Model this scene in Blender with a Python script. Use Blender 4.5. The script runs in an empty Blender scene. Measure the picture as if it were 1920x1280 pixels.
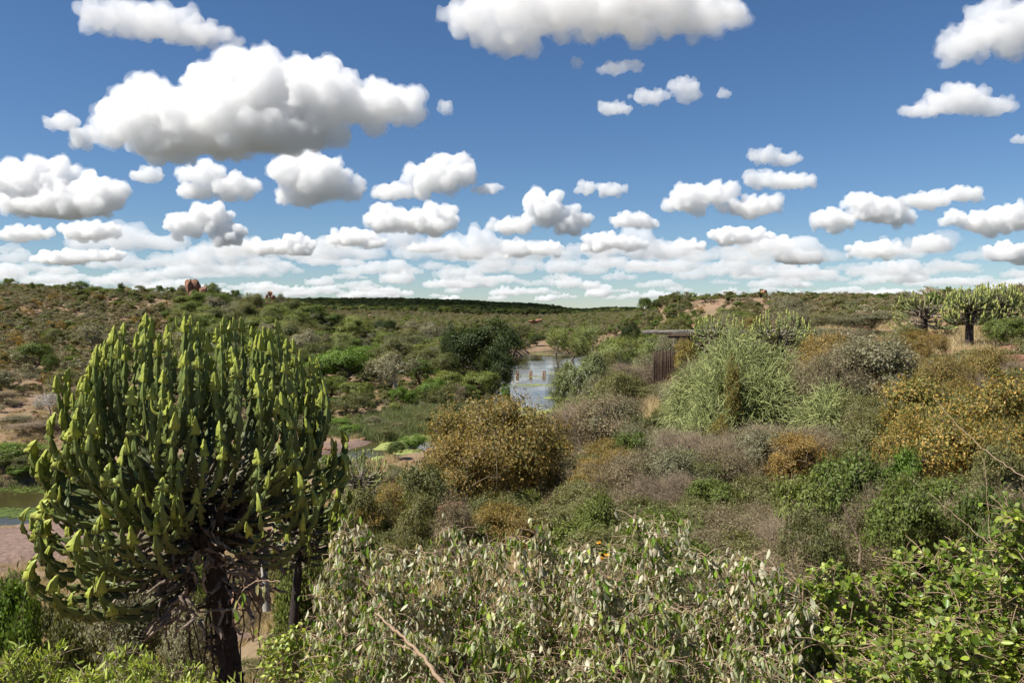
import bpy, bmesh, math, random, time
import numpy as np
from mathutils import Vector, Matrix, Euler
T0 = time.time()
S = bpy.context.scene
COL = S.collection
R = math.radians
# ------------------------------------------------------------------ camera, sky, sun, exposure
EYE = 22.0          # eye height above the river (m)
F = 1500.0          # focal length in pixels of the 1920 px wide photograph
HY = 590.0          # row of the eye-level line
cam = bpy.data.objects.new('camera', bpy.data.cameras.new('camera'))
COL.objects.link(cam); S.camera = cam
cam.data.sensor_width = 36; cam.data.lens = 36 * F / 1920
cam.data.clip_start = 0.1; cam.data.clip_end = 200000
cam.location = (0, 0, EYE); cam.rotation_euler = (R(90) - math.atan(50 / F), 0, 0)
world = bpy.data.worlds.new('World'); S.world = world; world.use_nodes = True
wn = world.node_tree
sky = wn.nodes.new('ShaderNodeTexSky'); sky.sky_type = 'NISHITA'; sky.sun_disc = False
SEL, SAZ = R(54), R(-112)
sky.sun_elevation = SEL; sky.sun_rotation = SAZ
sky.altitude = 600; sky.air_density = 1.0; sky.dust_density = 0.05; sky.ozone_density = 4.0
hs = wn.nodes.new('ShaderNodeHueSaturation'); hs.inputs['Saturation'].default_value = 1.1
wn.links.new(sky.outputs[0], hs.inputs['Color'])
tint = wn.nodes.new('ShaderNodeMix'); tint.data_type = 'RGBA'; tint.blend_type = 'MULTIPLY'; tint.inputs[0].default_value = 1
tint.inputs[7].default_value = (0.87, 0.94, 1.03, 1); wn.links.new(hs.outputs[0], tint.inputs[6])
wn.links.new(tint.outputs[2], wn.nodes['Background'].inputs[0])
wn.nodes['Background'].inputs[1].default_value = 0.05
sdir = Vector((math.sin(SAZ) * math.cos(SEL), math.cos(SAZ) * math.cos(SEL), math.sin(SEL)))
sun = bpy.data.objects.new('sun', bpy.data.lights.new('sun', 'SUN')); COL.objects.link(sun)
sun.data.energy = 4.8; sun.data.angle = R(0.53); sun.data.color = (1, 0.95, 0.86)
sun.rotation_euler = sdir.to_track_quat('Z', 'Y').to_euler()
S.view_settings.view_transform = 'Standard'; S.view_settings.look = 'None'
S.view_settings.exposure = 0.92; S.view_settings.gamma = 1.0
cy = S.cycles
cy.max_bounces = 16; cy.diffuse_bounces = 3; cy.glossy_bounces = 2; cy.transmission_bounces = 4
cy.volume_bounces = 14; cy.transparent_max_bounces = 64
cy.use_denoising = True
random.seed(7)

# ------------------------------------------------------------------ helpers
def tag(o, label=None, cat=None, group=None, kind=None):
    if label: o['label'] = label
    if cat: o['category'] = cat
    if group: o['group'] = group
    if kind: o['kind'] = kind
    return o

def mk_mesh(name, V, faces, mats, midx=None, smooth=False, attrs=None):
    """faces: list of (M,k) int arrays; midx: list of material index per face array"""
    me = bpy.data.meshes.new(name)
    V = np.asarray(V, dtype=np.float32)
    faces = [np.asarray(f, dtype=np.int32) for f in faces if len(f)]
    nl = sum(f.size for f in faces); nf = sum(len(f) for f in faces)
    me.vertices.add(len(V)); me.loops.add(nl); me.polygons.add(nf)
    me.vertices.foreach_set('co', V.ravel())
    me.loops.foreach_set('vertex_index', np.concatenate([f.ravel() for f in faces]))
    tot = np.concatenate([np.full(len(f), f.shape[1], np.int32) for f in faces])
    st = np.concatenate([[0], np.cumsum(tot)[:-1]]).astype(np.int32)
    me.polygons.foreach_set('loop_start', st)
    if midx is not None:
        me.polygons.foreach_set('material_index', np.concatenate([np.full(len(f), m, np.int32) for f, m in zip(faces, midx)]))
    if smooth: me.polygons.foreach_set('use_smooth', np.ones(nf, dtype=bool))
    me.update(calc_edges=True)
    for m in mats: me.materials.append(m)
    if attrs:
        for k, a in attrs.items():
            at = me.attributes.new(k, 'FLOAT', 'POINT'); at.data.foreach_set('value', np.asarray(a, dtype=np.float32))
    return me

def link(name, data, parent=None, loc=None, rot=None, scale=None):
    o = bpy.data.objects.new(name, data); COL.objects.link(o)
    if parent is not None: o.parent = parent
    if loc is not None: o.location = loc
    if rot is not None: o.rotation_euler = rot
    if scale is not None: o.scale = scale
    return o

class MB:
    """collects vertices and faces"""
    def __init__(s): s.V = []; s.Fq = {}; s.n = 0; s.A = []
    def add(s, V, Fa, m=0, a=None):
        V = np.asarray(V, dtype=np.float32)
        Fa = np.asarray(Fa, dtype=np.int64)
        if len(V) == 0: return
        s.V.append(V); s.Fq.setdefault((Fa.shape[1], m), []).append(Fa + s.n); s.n += len(V)
        s.A.append(np.zeros((len(V), 2), np.float32) if a is None else np.asarray(a, dtype=np.float32))
    def mesh(s, name, mats, smooth=False, attrs=None):
        ks = list(s.Fq); A = np.concatenate(s.A)
        at = {k: A[:, i] for i, k in enumerate(attrs)} if attrs else None
        return mk_mesh(name, np.concatenate(s.V), [np.concatenate(s.Fq[k]) for k in ks], mats, [k[1] for k in ks], smooth, at)

def tube(path, rad, sides=5, cap=False):
    P = np.asarray(path, float); K = len(P); rad = np.broadcast_to(np.asarray(rad, float), (K,))
    T = np.gradient(P, axis=0); T /= np.linalg.norm(T, axis=1)[:, None] + 1e-9
    ref = np.array([0.31, 0.17, 0.93]) if abs(T[0][2]) < 0.8 else np.array([0.93, 0.31, 0.17])
    N = np.cross(T, ref); N /= np.linalg.norm(N, axis=1)[:, None] + 1e-9
    B = np.cross(T, N)
    a = np.arange(sides) * 2 * math.pi / sides
    V = P[:, None, :] + rad[:, None, None] * (np.cos(a)[None, :, None] * N[:, None, :] + np.sin(a)[None, :, None] * B[:, None, :])
    i = np.arange(K - 1)[:, None] * sides; j = np.arange(sides)[None, :]; j2 = (j + 1) % sides
    Fa = np.stack([i + j, i + j2, i + sides + j2, i + sides + j], -1).reshape(-1, 4)
    return V.reshape(-1, 3), Fa

def unit(v): return v / (np.linalg.norm(v, axis=-1, keepdims=True) + 1e-9)

def leaves(P, rng, L, W, mode='rand', fold=0.25, hero=False, updir=0.35, nrm=None):
    """leaf blades at points P: diamond quads (or 6-vertex folded blades when hero)"""
    n = len(P)
    if mode == 'droop': D = unit(rng.normal(size=(n, 3)) * [0.35, 0.35, 0.25] + [0, 0, -1])
    elif mode == 'up': D = unit(rng.normal(size=(n, 3)) * [0.6, 0.6, 0.4] + [0, 0, 0.9])
    else: D = unit(rng.normal(size=(n, 3)) + [0, 0, updir])
    Nn = unit(rng.normal(size=(n, 3)) + ([0, 0, 0.9] if mode != 'droop' else [0, 0, 0]))
    if nrm is not None:
        Nn = unit(nrm + rng.normal(size=(n, 3)) * .42); Sd = unit(np.cross(D, Nn)); D = np.cross(Nn, Sd)
    Sd = unit(np.cross(D, Nn)); Nn = np.cross(Sd, D)
    l = (L * rng.uniform(0.6, 1.25, n))[:, None]; w = (W * rng.uniform(0.7, 1.25, n))[:, None]
    if not hero:
        V = np.stack([P, P + D * l * .45 + Sd * w * .5 + Nn * w * fold, P + D * l, P + D * l * .45 - Sd * w * .5 + Nn * w * fold], 1).reshape(-1, 3)
        Fa = np.arange(n * 4).reshape(-1, 4)
        return V, Fa
    c = rng.uniform(-.35, .1, n)[:, None]
    V = np.stack([P, P + D * l * .28 + Sd * w * .42 + Nn * w * fold, P + D * l * .65 + Sd * w * .40 + Nn * (w * fold + c * l * .35), P + D * l + Nn * c * l,
                  P + D * l * .65 - Sd * w * .40 + Nn * (w * fold + c * l * .35), P + D * l * .28 - Sd * w * .42 + Nn * w * fold], 1).reshape(-1, 3)
    b = np.arange(n)[:, None] * 6
    Fa = np.concatenate([b + [0, 1, 2, 3], b + [0, 3, 4, 5]])
    return V, Fa

# ------------------------------------------------------------------ materials
def newmat(name):
    m = bpy.data.materials.new(name); m.use_nodes = True
    nt = m.node_tree; nt.nodes.clear()
    out = nt.nodes.new('ShaderNodeOutputMaterial')
    return m, nt, out
def N(nt, t, **kw):
    n = nt.nodes.new(t)
    for k, v in kw.items():
        if k.startswith('i_'): n.inputs[k[2:].replace('_', ' ')].default_value = v
        else: setattr(n, k, v)
    return n
def ramp(nt, fac, stops, interp='LINEAR'):
    r = nt.nodes.new('ShaderNodeValToRGB'); r.color_ramp.interpolation = interp
    e = r.color_ramp.elements
    while len(e) < len(stops): e.new(0.5)
    for el, (p, c) in zip(e, stops): el.position = p; el.color = (*c, 1)
    if fac is not None: nt.links.new(fac, r.inputs[0])
    return r.outputs[0]
def mixc(nt, f, a, b, mode='MIX'):
    n = nt.nodes.new('ShaderNodeMix'); n.data_type = 'RGBA'; n.blend_type = mode
    for k, v in ((0, f), (6, a), (7, b)):
        if hasattr(v, 'links'): nt.links.new(v, n.inputs[k])
        else: n.inputs[k].default_value = v if k == 0 else (*v, 1)
    return n.outputs[2]
def math_(nt, op, a, b=0.0, c=None, clamp=False):
    n = nt.nodes.new('ShaderNodeMath'); n.operation = op; n.use_clamp = clamp
    for k, v in ((0, a), (1, b), (2, c)):
        if v is None: continue
        if hasattr(v, 'links'): nt.links.new(v, n.inputs[k])
        else: n.inputs[k].default_value = v
    return n.outputs[0]
def noise(nt, scale, detail=4, rough=0.55, vec=None, dist=0.0):
    n = nt.nodes.new('ShaderNodeTexNoise'); n.inputs['Scale'].default_value = scale
    n.inputs['Detail'].default_value = detail; n.inputs['Roughness'].default_value = rough; n.inputs['Distortion'].default_value = dist
    if vec is not None: nt.links.new(vec, n.inputs['Vector'])
    return n.outputs[0]

def leaf_mat(name, cols, back=None, backf=.92, transl=0.35, rough=0.55, objvar=0.62, spec=0.3):
    """cols: leaf colours spread over leaves (random per island) and shifted per plant"""
    m, nt, out = newmat(name)
    geo = N(nt, 'ShaderNodeNewGeometry'); oi = N(nt, 'ShaderNodeObjectInfo')
    isl = geo.outputs['Random Per Island']
    f = math_(nt, 'ADD', math_(nt, 'MULTIPLY', isl, 1 - objvar), math_(nt, 'MULTIPLY', oi.outputs['Random'], objvar))
    cols = [tuple(min(c * 1.35, .8) for c in k) for k in cols]; back = tuple(c * 1.1 for c in back) if back else None
    n = len(cols)
    c = ramp(nt, f, [(i / (n - 1) * 0.8 + 0.1, k) for i, k in enumerate(cols)])
    v = math_(nt, 'MULTIPLY_ADD', math_(nt, 'FRACT', math_(nt, 'MULTIPLY', isl, 17.3)), 0.7, 0.65)
    vv = N(nt, 'ShaderNodeCombineColor'); [nt.links.new(v, vv.inputs[i]) for i in range(3)]
    c = mixc(nt, 1.0, c, vv.outputs[0], 'MULTIPLY')
    if back: c = mixc(nt, math_(nt, 'MULTIPLY', geo.outputs['Backfacing'], backf), c, back)
    p = N(nt, 'ShaderNodeBsdfPrincipled'); nt.links.new(c, p.inputs['Base Color'])
    p.inputs['Roughness'].default_value = rough; p.inputs['Specular IOR Level'].default_value = spec
    t = N(nt, 'ShaderNodeBsdfTranslucent')
    tc = mixc(nt, 1.0, c, (1.2, 1.15, 0.55), 'MULTIPLY'); nt.links.new(tc, t.inputs['Color'])
    mx = N(nt, 'ShaderNodeMixShader'); mx.inputs[0].default_value = transl
    nt.links.new(p.outputs[0], mx.inputs[1]); nt.links.new(t.outputs[0], mx.inputs[2]); nt.links.new(mx.outputs[0], out.inputs[0])
    return m
def plain_mat(name, c1, c2, scale=4, rough=0.9, bump=0.4, bscale=None, detail=6):
    m, nt, out = newmat(name)
    tc = N(nt, 'ShaderNodeTexCoord'); n1 = noise(nt, scale, detail, 0.65, tc.outputs['Object'])
    c = ramp(nt, n1, [(0.3, c1), (0.7, c2)])
    p = N(nt, 'ShaderNodeBsdfPrincipled'); nt.links.new(c, p.inputs['Base Color'])
    p.inputs['Roughness'].default_value = rough; p.inputs['Specular IOR Level'].default_value = 0.25
    b = N(nt, 'ShaderNodeBump'); b.inputs['Strength'].default_value = bump; b.inputs['Distance'].default_value = 0.05
    nt.links.new(noise(nt, bscale or scale * 5, 6, 0.7, tc.outputs['Object']), b.inputs['Height']); nt.links.new(b.outputs[0], p.inputs['Normal'])
    nt.links.new(p.outputs[0], out.inputs[0])
    return m

M = {}
M['dark'] = leaf_mat('leaf_dark_green', [(.016, .027, .006), (.028, .043, .009), (.045, .062, .013)], transl=.25, objvar=.2)
M['green'] = leaf_mat('leaf_mid_green', [(.045, .068, .015), (.070, .092, .022), (.10, .115, .03)])
M['fresh'] = leaf_mat('leaf_fresh_green', [(.065, .115, .016), (.09, .15, .022), (.13, .18, .033)], objvar=.3)
M['olive'] = leaf_mat('leaf_olive', [(.075, .085, .028), (.105, .11, .038), (.145, .14, .055)])
M['lime'] = leaf_mat('leaf_pale_lime', [(.13, .16, .05), (.16, .19, .06), (.20, .21, .085)], objvar=.4)
M['grey'] = leaf_mat('leaf_grey_green', [(.105, .108, .058), (.14, .138, .078), (.18, .165, .098)], transl=.25)
M['palegreen'] = leaf_mat('leaf_pale_green', [(.10, .125, .055), (.14, .165, .075), (.20, .21, .11)], objvar=.1)
M['midgreen'] = leaf_mat('leaf_middle_green', [(.055, .085, .016), (.09, .12, .024), (.15, .165, .045)])
M['brown'] = leaf_mat('leaf_grey_brown', [(.105, .095, .045), (.145, .12, .065), (.19, .15, .085)], transl=.25)
M['rust'] = leaf_mat('leaf_rust', [(.12, .115, .035), (.19, .135, .038), (.25, .155, .042)], objvar=.35)
M['orange'] = leaf_mat('leaf_orange', [(.075, .09, .022), (.11, .115, .03), (.16, .14, .034), (.24, .17, .038), (.36, .225, .06)], objvar=.15)
M['pencil'] = leaf_mat('pencil_twig', [(.15, .175, .06), (.20, .225, .08), (.27, .285, .115)], transl=.1, objvar=.1)
M['silver'] = leaf_mat('leaf_silver_backed', [(.07, .14, .010), (.10, .19, .014), (.14, .22, .02), (.11, .19, .02), (.18, .25, .03), (.22, .26, .05), (.50, .42, .29)], back=(.60, .55, .44), backf=.7, transl=.35, objvar=0.0, rough=.5)
M['silvergreen'] = leaf_mat('leaf_silver_green', [(.06, .12, .010), (.09, .165, .014), (.13, .20, .02), (.18, .24, .03), (.24, .27, .06)], back=(.55, .52, .38), backf=.5, transl=.4, objvar=0.0, rough=.5)
M['vine'] = leaf_mat('leaf_broad', [(.085, .15, .012), (.15, .22, .022), (.24, .30, .035), (.32, .36, .08)], back=(.20, .26, .07), transl=.45, objvar=0.0, rough=.4, spec=.5)
M['limeleaf'] = leaf_mat('leaf_lime_near', [(.15, .20, .03), (.23, .29, .05), (.34, .37, .09)], transl=.35, objvar=0.0, rough=.4, spec=.5)
M['petal'] = leaf_mat('petal_orange', [(.75, .25, .02), (.8, .3, .03)], transl=.3)
M['straw'] = leaf_mat('straw', [(.30, .23, .12), (.38, .30, .17), (.24, .20, .10)], transl=.2, objvar=.3)
M['reed'] = leaf_mat('reed', [(.06, .095, .03), (.10, .125, .045), (.18, .165, .085)], transl=.3, objvar=.4)
M['bark'] = plain_mat('bark_grey_brown', (.09, .07, .05), (.17, .135, .10), 8)
M['palebark'] = plain_mat('bark_pale', (.32, .29, .25), (.50, .46, .41), 6)
M['twig'] = plain_mat('twig_grey', (.15, .115, .075), (.27, .21, .145), 3)
M['stem'] = plain_mat('stem_pinkish', (.20, .135, .085), (.36, .26, .17), 9)
M['rock'] = plain_mat('rock_red', (.14, .065, .042), (.33, .18, .115), 2.2, bump=.8, bscale=5)
M['rockgrey'] = plain_mat('rock_grey_pink', (.085, .055, .045), (.235, .16, .125), 2.4, bump=.8, bscale=6)
M['pierstone'] = plain_mat('pier_stone', (.30, .19, .14), (.46, .33, .26), 3)
M['deadwood'] = plain_mat('withered_branch', (.10, .07, .05), (.42, .34, .27), 14, bump=.7)
M['black'] = plain_mat('dark_trunk', (.030, .022, .018), (.10, .08, .07), 14, bump=1.0)
M['algae'] = plain_mat('algae_mat', (.13, .16, .04), (.27, .29, .09), 0.6, rough=.8, bump=.2)
M['log'] = plain_mat('weathered_log', (.07, .06, .05), (.26, .23, .20), 3)
M['darkplank'] = plain_mat('dark_plank', (.028, .017, .012), (.085, .055, .038), 7)

def euph_mat(young=False):
    m, nt, out = newmat('succulent_yellow_green' if young else 'succulent_green')
    a = N(nt, 'ShaderNodeAttribute', attribute_name='age'); e = N(nt, 'ShaderNodeAttribute', attribute_name='edge')
    tc = N(nt, 'ShaderNodeTexCoord'); nz = noise(nt, 9, 4, .6, tc.outputs['Object'])
    age = math_(nt, 'ADD', a.outputs['Fac'], math_(nt, 'MULTIPLY_ADD', nz, .3, -.15))
    c = ramp(nt, age, [(0.0, (.11, .09, .07)), (.2, (.14, .125, .08)), (.36, (.09, .105, .045)), (.7, (.115, .15, .042)), (.88, (.145, .19, .045)), (1.0, (.36, .40, .06))])  # young tips yellow; upper arms also painted lighter, as if lit
    if young: c = ramp(nt, age, [(0.0, (.16, .13, .11)), (.3, (.24, .20, .15)), (.5, (.15, .18, .075)), (.86, (.23, .27, .09)), (1.0, (.38, .40, .11))])
    c = mixc(nt, math_(nt, 'MULTIPLY', math_(nt, 'POWER', e.outputs['Fac'], 3.0), .55), c, (.36, .33, .16))
    p = N(nt, 'ShaderNodeBsdfPrincipled'); nt.links.new(c, p.inputs['Base Color']); p.inputs['Roughness'].default_value = .5
    p.inputs['Specular IOR Level'].default_value = .35
    t = N(nt, 'ShaderNodeBsdfTranslucent'); nt.links.new(c, t.inputs['Color'])
    mx = N(nt, 'ShaderNodeMixShader'); mx.inputs[0].default_value = .12
    nt.links.new(p.outputs[0], mx.inputs[1]); nt.links.new(t.outputs[0], mx.inputs[2]); nt.links.new(mx.outputs[0], out.inputs[0])
    return m
M['euph'] = euph_mat(); M['euph_young'] = euph_mat(True)

def ground_mat():
    m, nt, out = newmat('bush_soil')
    g = N(nt, 'ShaderNodeNewGeometry'); pos = g.outputs['Position']
    a = noise(nt, .035, 6, .6, pos); b = noise(nt, .35, 6, .7, pos); d = noise(nt, 3.0, 5, .7, pos)
    c = ramp(nt, a, [(.35, (.23, .14, .095)), (.5, (.20, .13, .085)), (.65, (.15, .115, .07))])
    c = mixc(nt, math_(nt, 'MULTIPLY', ramp(nt, b, [(.45, (0, 0, 0)), (.62, (1, 1, 1))]), .55), c, (.15, .125, .06))
    c = mixc(nt, math_(nt, 'MULTIPLY', ramp(nt, d, [(.4, (0, 0, 0)), (.7, (1, 1, 1))]), .4), c, (.38, .28, .17))
    sz = N(nt, 'ShaderNodeSeparateXYZ'); nt.links.new(pos, sz.inputs[0])      # wet mud next to the water
    wet = math_(nt, 'SUBTRACT', 1.0, math_(nt, 'MULTIPLY', math_(nt, 'ADD', sz.outputs[2], math_(nt, 'MULTIPLY', b, -.5)), 3.0), clamp=True)
    c = mixc(nt, math_(nt, 'MULTIPLY', wet, .8), c, (.055, .045, .028))
    ln_ = N(nt, 'ShaderNodeVectorMath', operation='LENGTH'); nt.links.new(pos, ln_.inputs[0])      # beyond the hills the land is closed bush
    c = mixc(nt, math_(nt, 'MULTIPLY', math_(nt, 'SUBTRACT', ln_.outputs['Value'], 3200), .001, clamp=True), c, (.07, .072, .058))
    p = N(nt, 'ShaderNodeBsdfPrincipled'); nt.links.new(c, p.inputs['Base Color']); p.inputs['Roughness'].default_value = .95
    p.inputs['Specular IOR Level'].default_value = .15
    bp = N(nt, 'ShaderNodeBump'); bp.inputs['Strength'].default_value = .6; bp.inputs['Distance'].default_value = .15
    nt.links.new(d, bp.inputs['Height']); nt.links.new(bp.outputs[0], p.inputs['Normal'])
    nt.links.new(p.outputs[0], out.inputs[0]); return m
M['ground'] = ground_mat()
def water_mat():
    m, nt, out = newmat('river_water')
    g = N(nt, 'ShaderNodeNewGeometry'); mp = N(nt, 'ShaderNodeMapping'); mp.inputs['Scale'].default_value = (1, .35, 1)
    nt.links.new(g.outputs['Position'], mp.inputs[0])
    a = noise(nt, .05, 5, .6, mp.outputs[0])
    c = ramp(nt, a, [(.4, (.035, .030, .012)), (.65, (.055, .05, .018))])
    p = N(nt, 'ShaderNodeBsdfPrincipled'); nt.links.new(c, p.inputs['Base Color'])
    nt.links.new(ramp(nt, noise(nt, .09, 3, .5, mp.outputs[0]), [(.4, (.03,) * 3), (.6, (.16,) * 3)]), p.inputs['Roughness'])
    p.inputs['IOR'].default_value = 1.33
    bp = N(nt, 'ShaderNodeBump'); bp.inputs['Strength'].default_value = .10; bp.inputs['Distance'].default_value = .05
    nt.links.new(noise(nt, 1.6, 4, .6, g.outputs['Position']), bp.inputs['Height']); nt.links.new(bp.outputs[0], p.inputs['Normal'])
    nt.links.new(p.outputs[0], out.inputs[0]); return m
M['water'] = water_mat()

# ------------------------------------------------------------------ terrain
COLS = [
 (-300, [(0,20.3),(4.5,19),(10,16.5),(20,10),(35,5),(50,2.5),(65,1.5),(84,.8),(104,2),(120,5),(165,11),(210,15),(270,23),(350,34),(400,35),(600,28),(1000,22),(3000,20)]),
 (0,    [(0,20.3),(4.5,19),(10,16.2),(20,10),(35,5),(50,2.5),(62,1.6),(84,.4),(93,.3),(104,.5),(112,3),(125,6.2),(165,10),(210,13.6),(270,20.5),(350,32.5),(400,33),(600,26),(1000,20),(3000,20)]),
 (200,  [(0,20.3),(4.5,18.9),(10,16.2),(20,10.5),(35,6),(50,3.5),(70,1.5),(88,.3),(100,.3),(112,1),(125,4),(165,8),(210,11.5),(270,18),(350,31),(400,31),(600,25),(1000,20),(3000,20)]),
 (365,  [(0,20.3),(4.5,18.9),(10,16.3),(20,11),(35,6.8),(50,4.2),(70,2),(100,.6),(125,1.6),(165,4.5),(210,8),(270,15),(320,25),(350,31.5),(380,30),(600,22),(1000,20),(3000,20)]),
 (480,  [(0,20.3),(4.5,18.9),(10,16.5),(20,12),(35,8),(50,5.2),(75,2.5),(100,.8),(130,1),(165,3),(210,6),(270,12.5),(320,22),(350,27.5),(380,26.5),(600,18),(1000,14),(1200,16),(1500,31),(2100,54),(2600,56),(3000,50)]),
 (560,  [(0,20.3),(4.5,18.9),(10,16.8),(20,13),(35,9),(50,6.5),(80,3),(100,1.2),(112,.5),(130,.8),(150,1.5),(180,2.5),(220,5),(260,9.5),(320,19),(350,24),(380,23),(500,15),(800,17),(1200,17),(1500,33),(2100,55),(2600,60),(3200,55)]),
 (640,  [(0,20.3),(4.5,19),(10,17),(20,14),(30,12),(45,9.5),(70,4),(100,1.5),(122,.4),(137,.4),(160,1.2),(200,2.5),(260,7),(350,17),(400,16),(500,15),(800,16),(1200,16),(1500,32),(2100,55),(2600,60),(3200,55)]),
 (700,  [(0,20.3),(4.5,19),(10,17.3),(20,15),(30,13),(45,10),(70,4),(100,1.5),(122,.3),(137,.3),(150,.8),(175,1.2),(220,4),(300,8),(400,13.5),(800,15),(1200,15),(1500,31),(2100,54),(2600,58),(3200,52)]),
 (850,  [(0,20.3),(4.5,19.1),(10,17.8),(25,15.2),(35,13.6),(50,10),(80,3),(110,1),(150,.5),(200,1),(260,3),(400,8),(800,12),(1200,15),(1500,29),(2100,50),(2600,54),(3200,48)]),
 (1000, [(0,20.3),(4.5,19.2),(10,18),(25,15.8),(35,14),(60,9.5),(100,3),(150,.8),(180,.6),(470,1),(500,3),(800,8),(1200,14),(1500,24),(2100,38),(2600,40),(3200,36)]),
 (1090, [(0,20.3),(4.5,19.2),(10,18.1),(25,16),(40,14.8),(58,12),(100,4.5),(150,1.5),(200,.8),(450,1.2),(500,4),(800,10),(1200,18),(1800,22),(2600,20),(3200,20)]),
 (1150, [(0,20.3),(4.5,19.2),(10,18.2),(25,16.6),(40,16),(50,16),(60,14),(100,7.5),(150,3),(200,1.5),(400,3),(500,6),(800,14),(1200,20),(2000,27),(3200,32)]),
 (1250, [(0,20.3),(4.5,19.2),(10,18.4),(25,16.8),(46,18.2),(60,16),(100,11),(200,4.5),(300,9),(380,19),(450,29),(500,30),(700,26),(1000,25),(3200,25)]),
 (1400, [(0,20.3),(4.5,19.2),(10,18.4),(20,17.3),(28,17),(40,18.8),(50,19.6),(60,19),(100,15),(200,13),(300,18),(400,27.5),(450,32.5),(500,33),(1000,28),(3200,25)]),
 (1560, [(0,20.3),(4.5,19.2),(10,18.5),(15,17.7),(25,18),(40,20),(50,20.8),(70,20.5),(100,19.5),(150,20),(250,23.5),(400,30),(450,31),(1000,28),(3200,25)]),
 (1750, [(0,20.3),(4.5,19.4),(10,18.9),(15,18.4),(25,18.7),(40,19.9),(60,21.4),(100,22.4),(200,24),(400,28.5),(1000,28),(3200,25)]),
 (1920, [(0,20.3),(4.5,19.5),(10,19.1),(15,18.7),(25,19.2),(40,20.2),(60,21.8),(100,23.2),(200,25),(400,28.5),(1000,28),(3200,25)]),
 (2250, [(0,20.3),(4.5,19.6),(10,19.4),(15,19.4),(25,20.2),(40,21.5),(60,23),(100,24),(200,26),(400,29),(1000,28),(3200,25)]),
]
CU = np.array([(c[0] - 960) / F for c in COLS])
LD = np.linspace(math.log(0.8), math.log(4000), 260)
TAB = np.stack([np.interp(LD, [math.log(max(d, .8)) for d, z in c[1]], [z for d, z in c[1]]) for c in COLS])
k_ = np.array([1, 4, 6, 4, 1.]) / 16
for _ in range(2): TAB = np.stack([np.convolve(np.pad(r, 2, mode='edge'), k_, 'valid') for r in TAB])
RIV = np.array([(-150, 60), (-100, 80), (-57, 93), (-40, 104), (-24, 124), (-8, 150), (6, 182), (9, 230), (13, 300), (20, 380), (26, 450), (70, 540), (160, 600)], float)
RHW = np.array([8, 9, 8.5, 5, 3.5, 7, 11, 13, 16, 18, 17, 16, 16], float)
def fbm(x, y, s):
    x = x / s; y = y / s
    return (np.sin(x * 1.3 + 1.7 * np.sin(y * .9)) + np.sin(y * 1.7 + 1.3 * np.sin(x * 1.1 + 2)) + .5 * np.sin(x * 3.1 + y * 2.3 + np.sin(y * 3.7)) + .5 * np.sin(y * 4.3 - x * 2.9 + 1.)) / 3
def rivdist(x, y):
    best = np.full(x.shape, 1e9)
    for i in range(len(RIV) - 1):
        a, b = RIV[i], RIV[i + 1]; ab = b - a
        t = np.clip(((x - a[0]) * ab[0] + (y - a[1]) * ab[1]) / (ab @ ab), 0, 1)
        d = np.hypot(x - a[0] - t * ab[0], y - a[1] - t * ab[1]) - (RHW[i] + t * (RHW[i + 1] - RHW[i]))
        best = np.minimum(best, d)
    return best
def H(x, y):
    x = np.atleast_1d(np.asarray(x, float)); y = np.atleast_1d(np.asarray(y, float))
    r = np.hypot(x, y); az = np.arctan2(x, y); azc = np.clip(az, -.70, .70)
    u = np.tan(azc); d = np.maximum(r * np.cos(azc), .8)
    fu = np.interp(u, CU, np.arange(len(CU))); i = np.clip(fu.astype(int), 0, len(CU) - 2); t = fu - i; t = t * t * (3 - 2 * t) * .5 + t * .5
    fl = np.clip((np.log(d) - LD[0]) / (LD[1] - LD[0]), 0, len(LD) - 1.001); j = fl.astype(int); s = fl - j
    z = (TAB[i, j] * (1 - s) + TAB[i, j + 1] * s) * (1 - t) + (TAB[i + 1, j] * (1 - s) + TAB[i + 1, j + 1] * s) * t
    z = z + fbm(x, y, 3.) * .10 * np.clip(d / 20, 0, 1) + fbm(x + 50, y, 14.) * .3 * np.clip(d / 60, 0, 1) + fbm(x, y + 90, 60.) * 1.2 * np.clip((d - 200) / 300, 0, 1) + fbm(x, y, 260.) * 5 * np.clip((d - 900) / 900, 0, 1)
    rd = rivdist(x, y) + fbm(x, y, 5.) * 1.3
    w = np.clip(rd / 5 + .15, 0, 1); w = w * w * (3 - 2 * w)
    z = -.9 * (1 - w) + np.maximum(z, .35) * w
    return z
def h1(x, y): return float(H(x, y)[0])
# polar grid, dense in the view
az_f = np.linspace(-.72, .72, 420); az_b = np.linspace(.72, 2 * math.pi - .72, 70)[1:-1]
AZ = np.concatenate([az_f, az_b])
RR = np.concatenate([np.exp(np.linspace(math.log(.6), math.log(700), 300)), np.exp(np.linspace(math.log(700), math.log(4000), 50))[1:], [7000, 14000, 30000, 60000, 120000]])
gx = RR[:, None] * np.sin(AZ)[None]; gy = RR[:, None] * np.cos(AZ)[None]
gz = H(gx.ravel(), gy.ravel()).reshape(gx.shape)
gz[RR > 4000] = 20
V = np.stack([gx, gy, gz], -1).reshape(-1, 3); V = np.vstack([V, [[0, 0, 20.3]]])
nA, nR = len(AZ), len(RR)
ii = np.arange(nR - 1)[:, None] * nA; jj = np.arange(nA)[None]; j2 = (jj + 1) % nA
Fq = np.stack([ii + jj, ii + nA + jj, ii + nA + j2, ii + j2], -1).reshape(-1, 4)
Ft = np.stack([np.full(nA, nR * nA), np.arange(nA), (np.arange(nA) + 1) % nA], -1)
tag(link('ground', mk_mesh('ground', V, [Fq, Ft], [M['ground']], [0, 0], smooth=True)), kind='structure')
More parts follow.
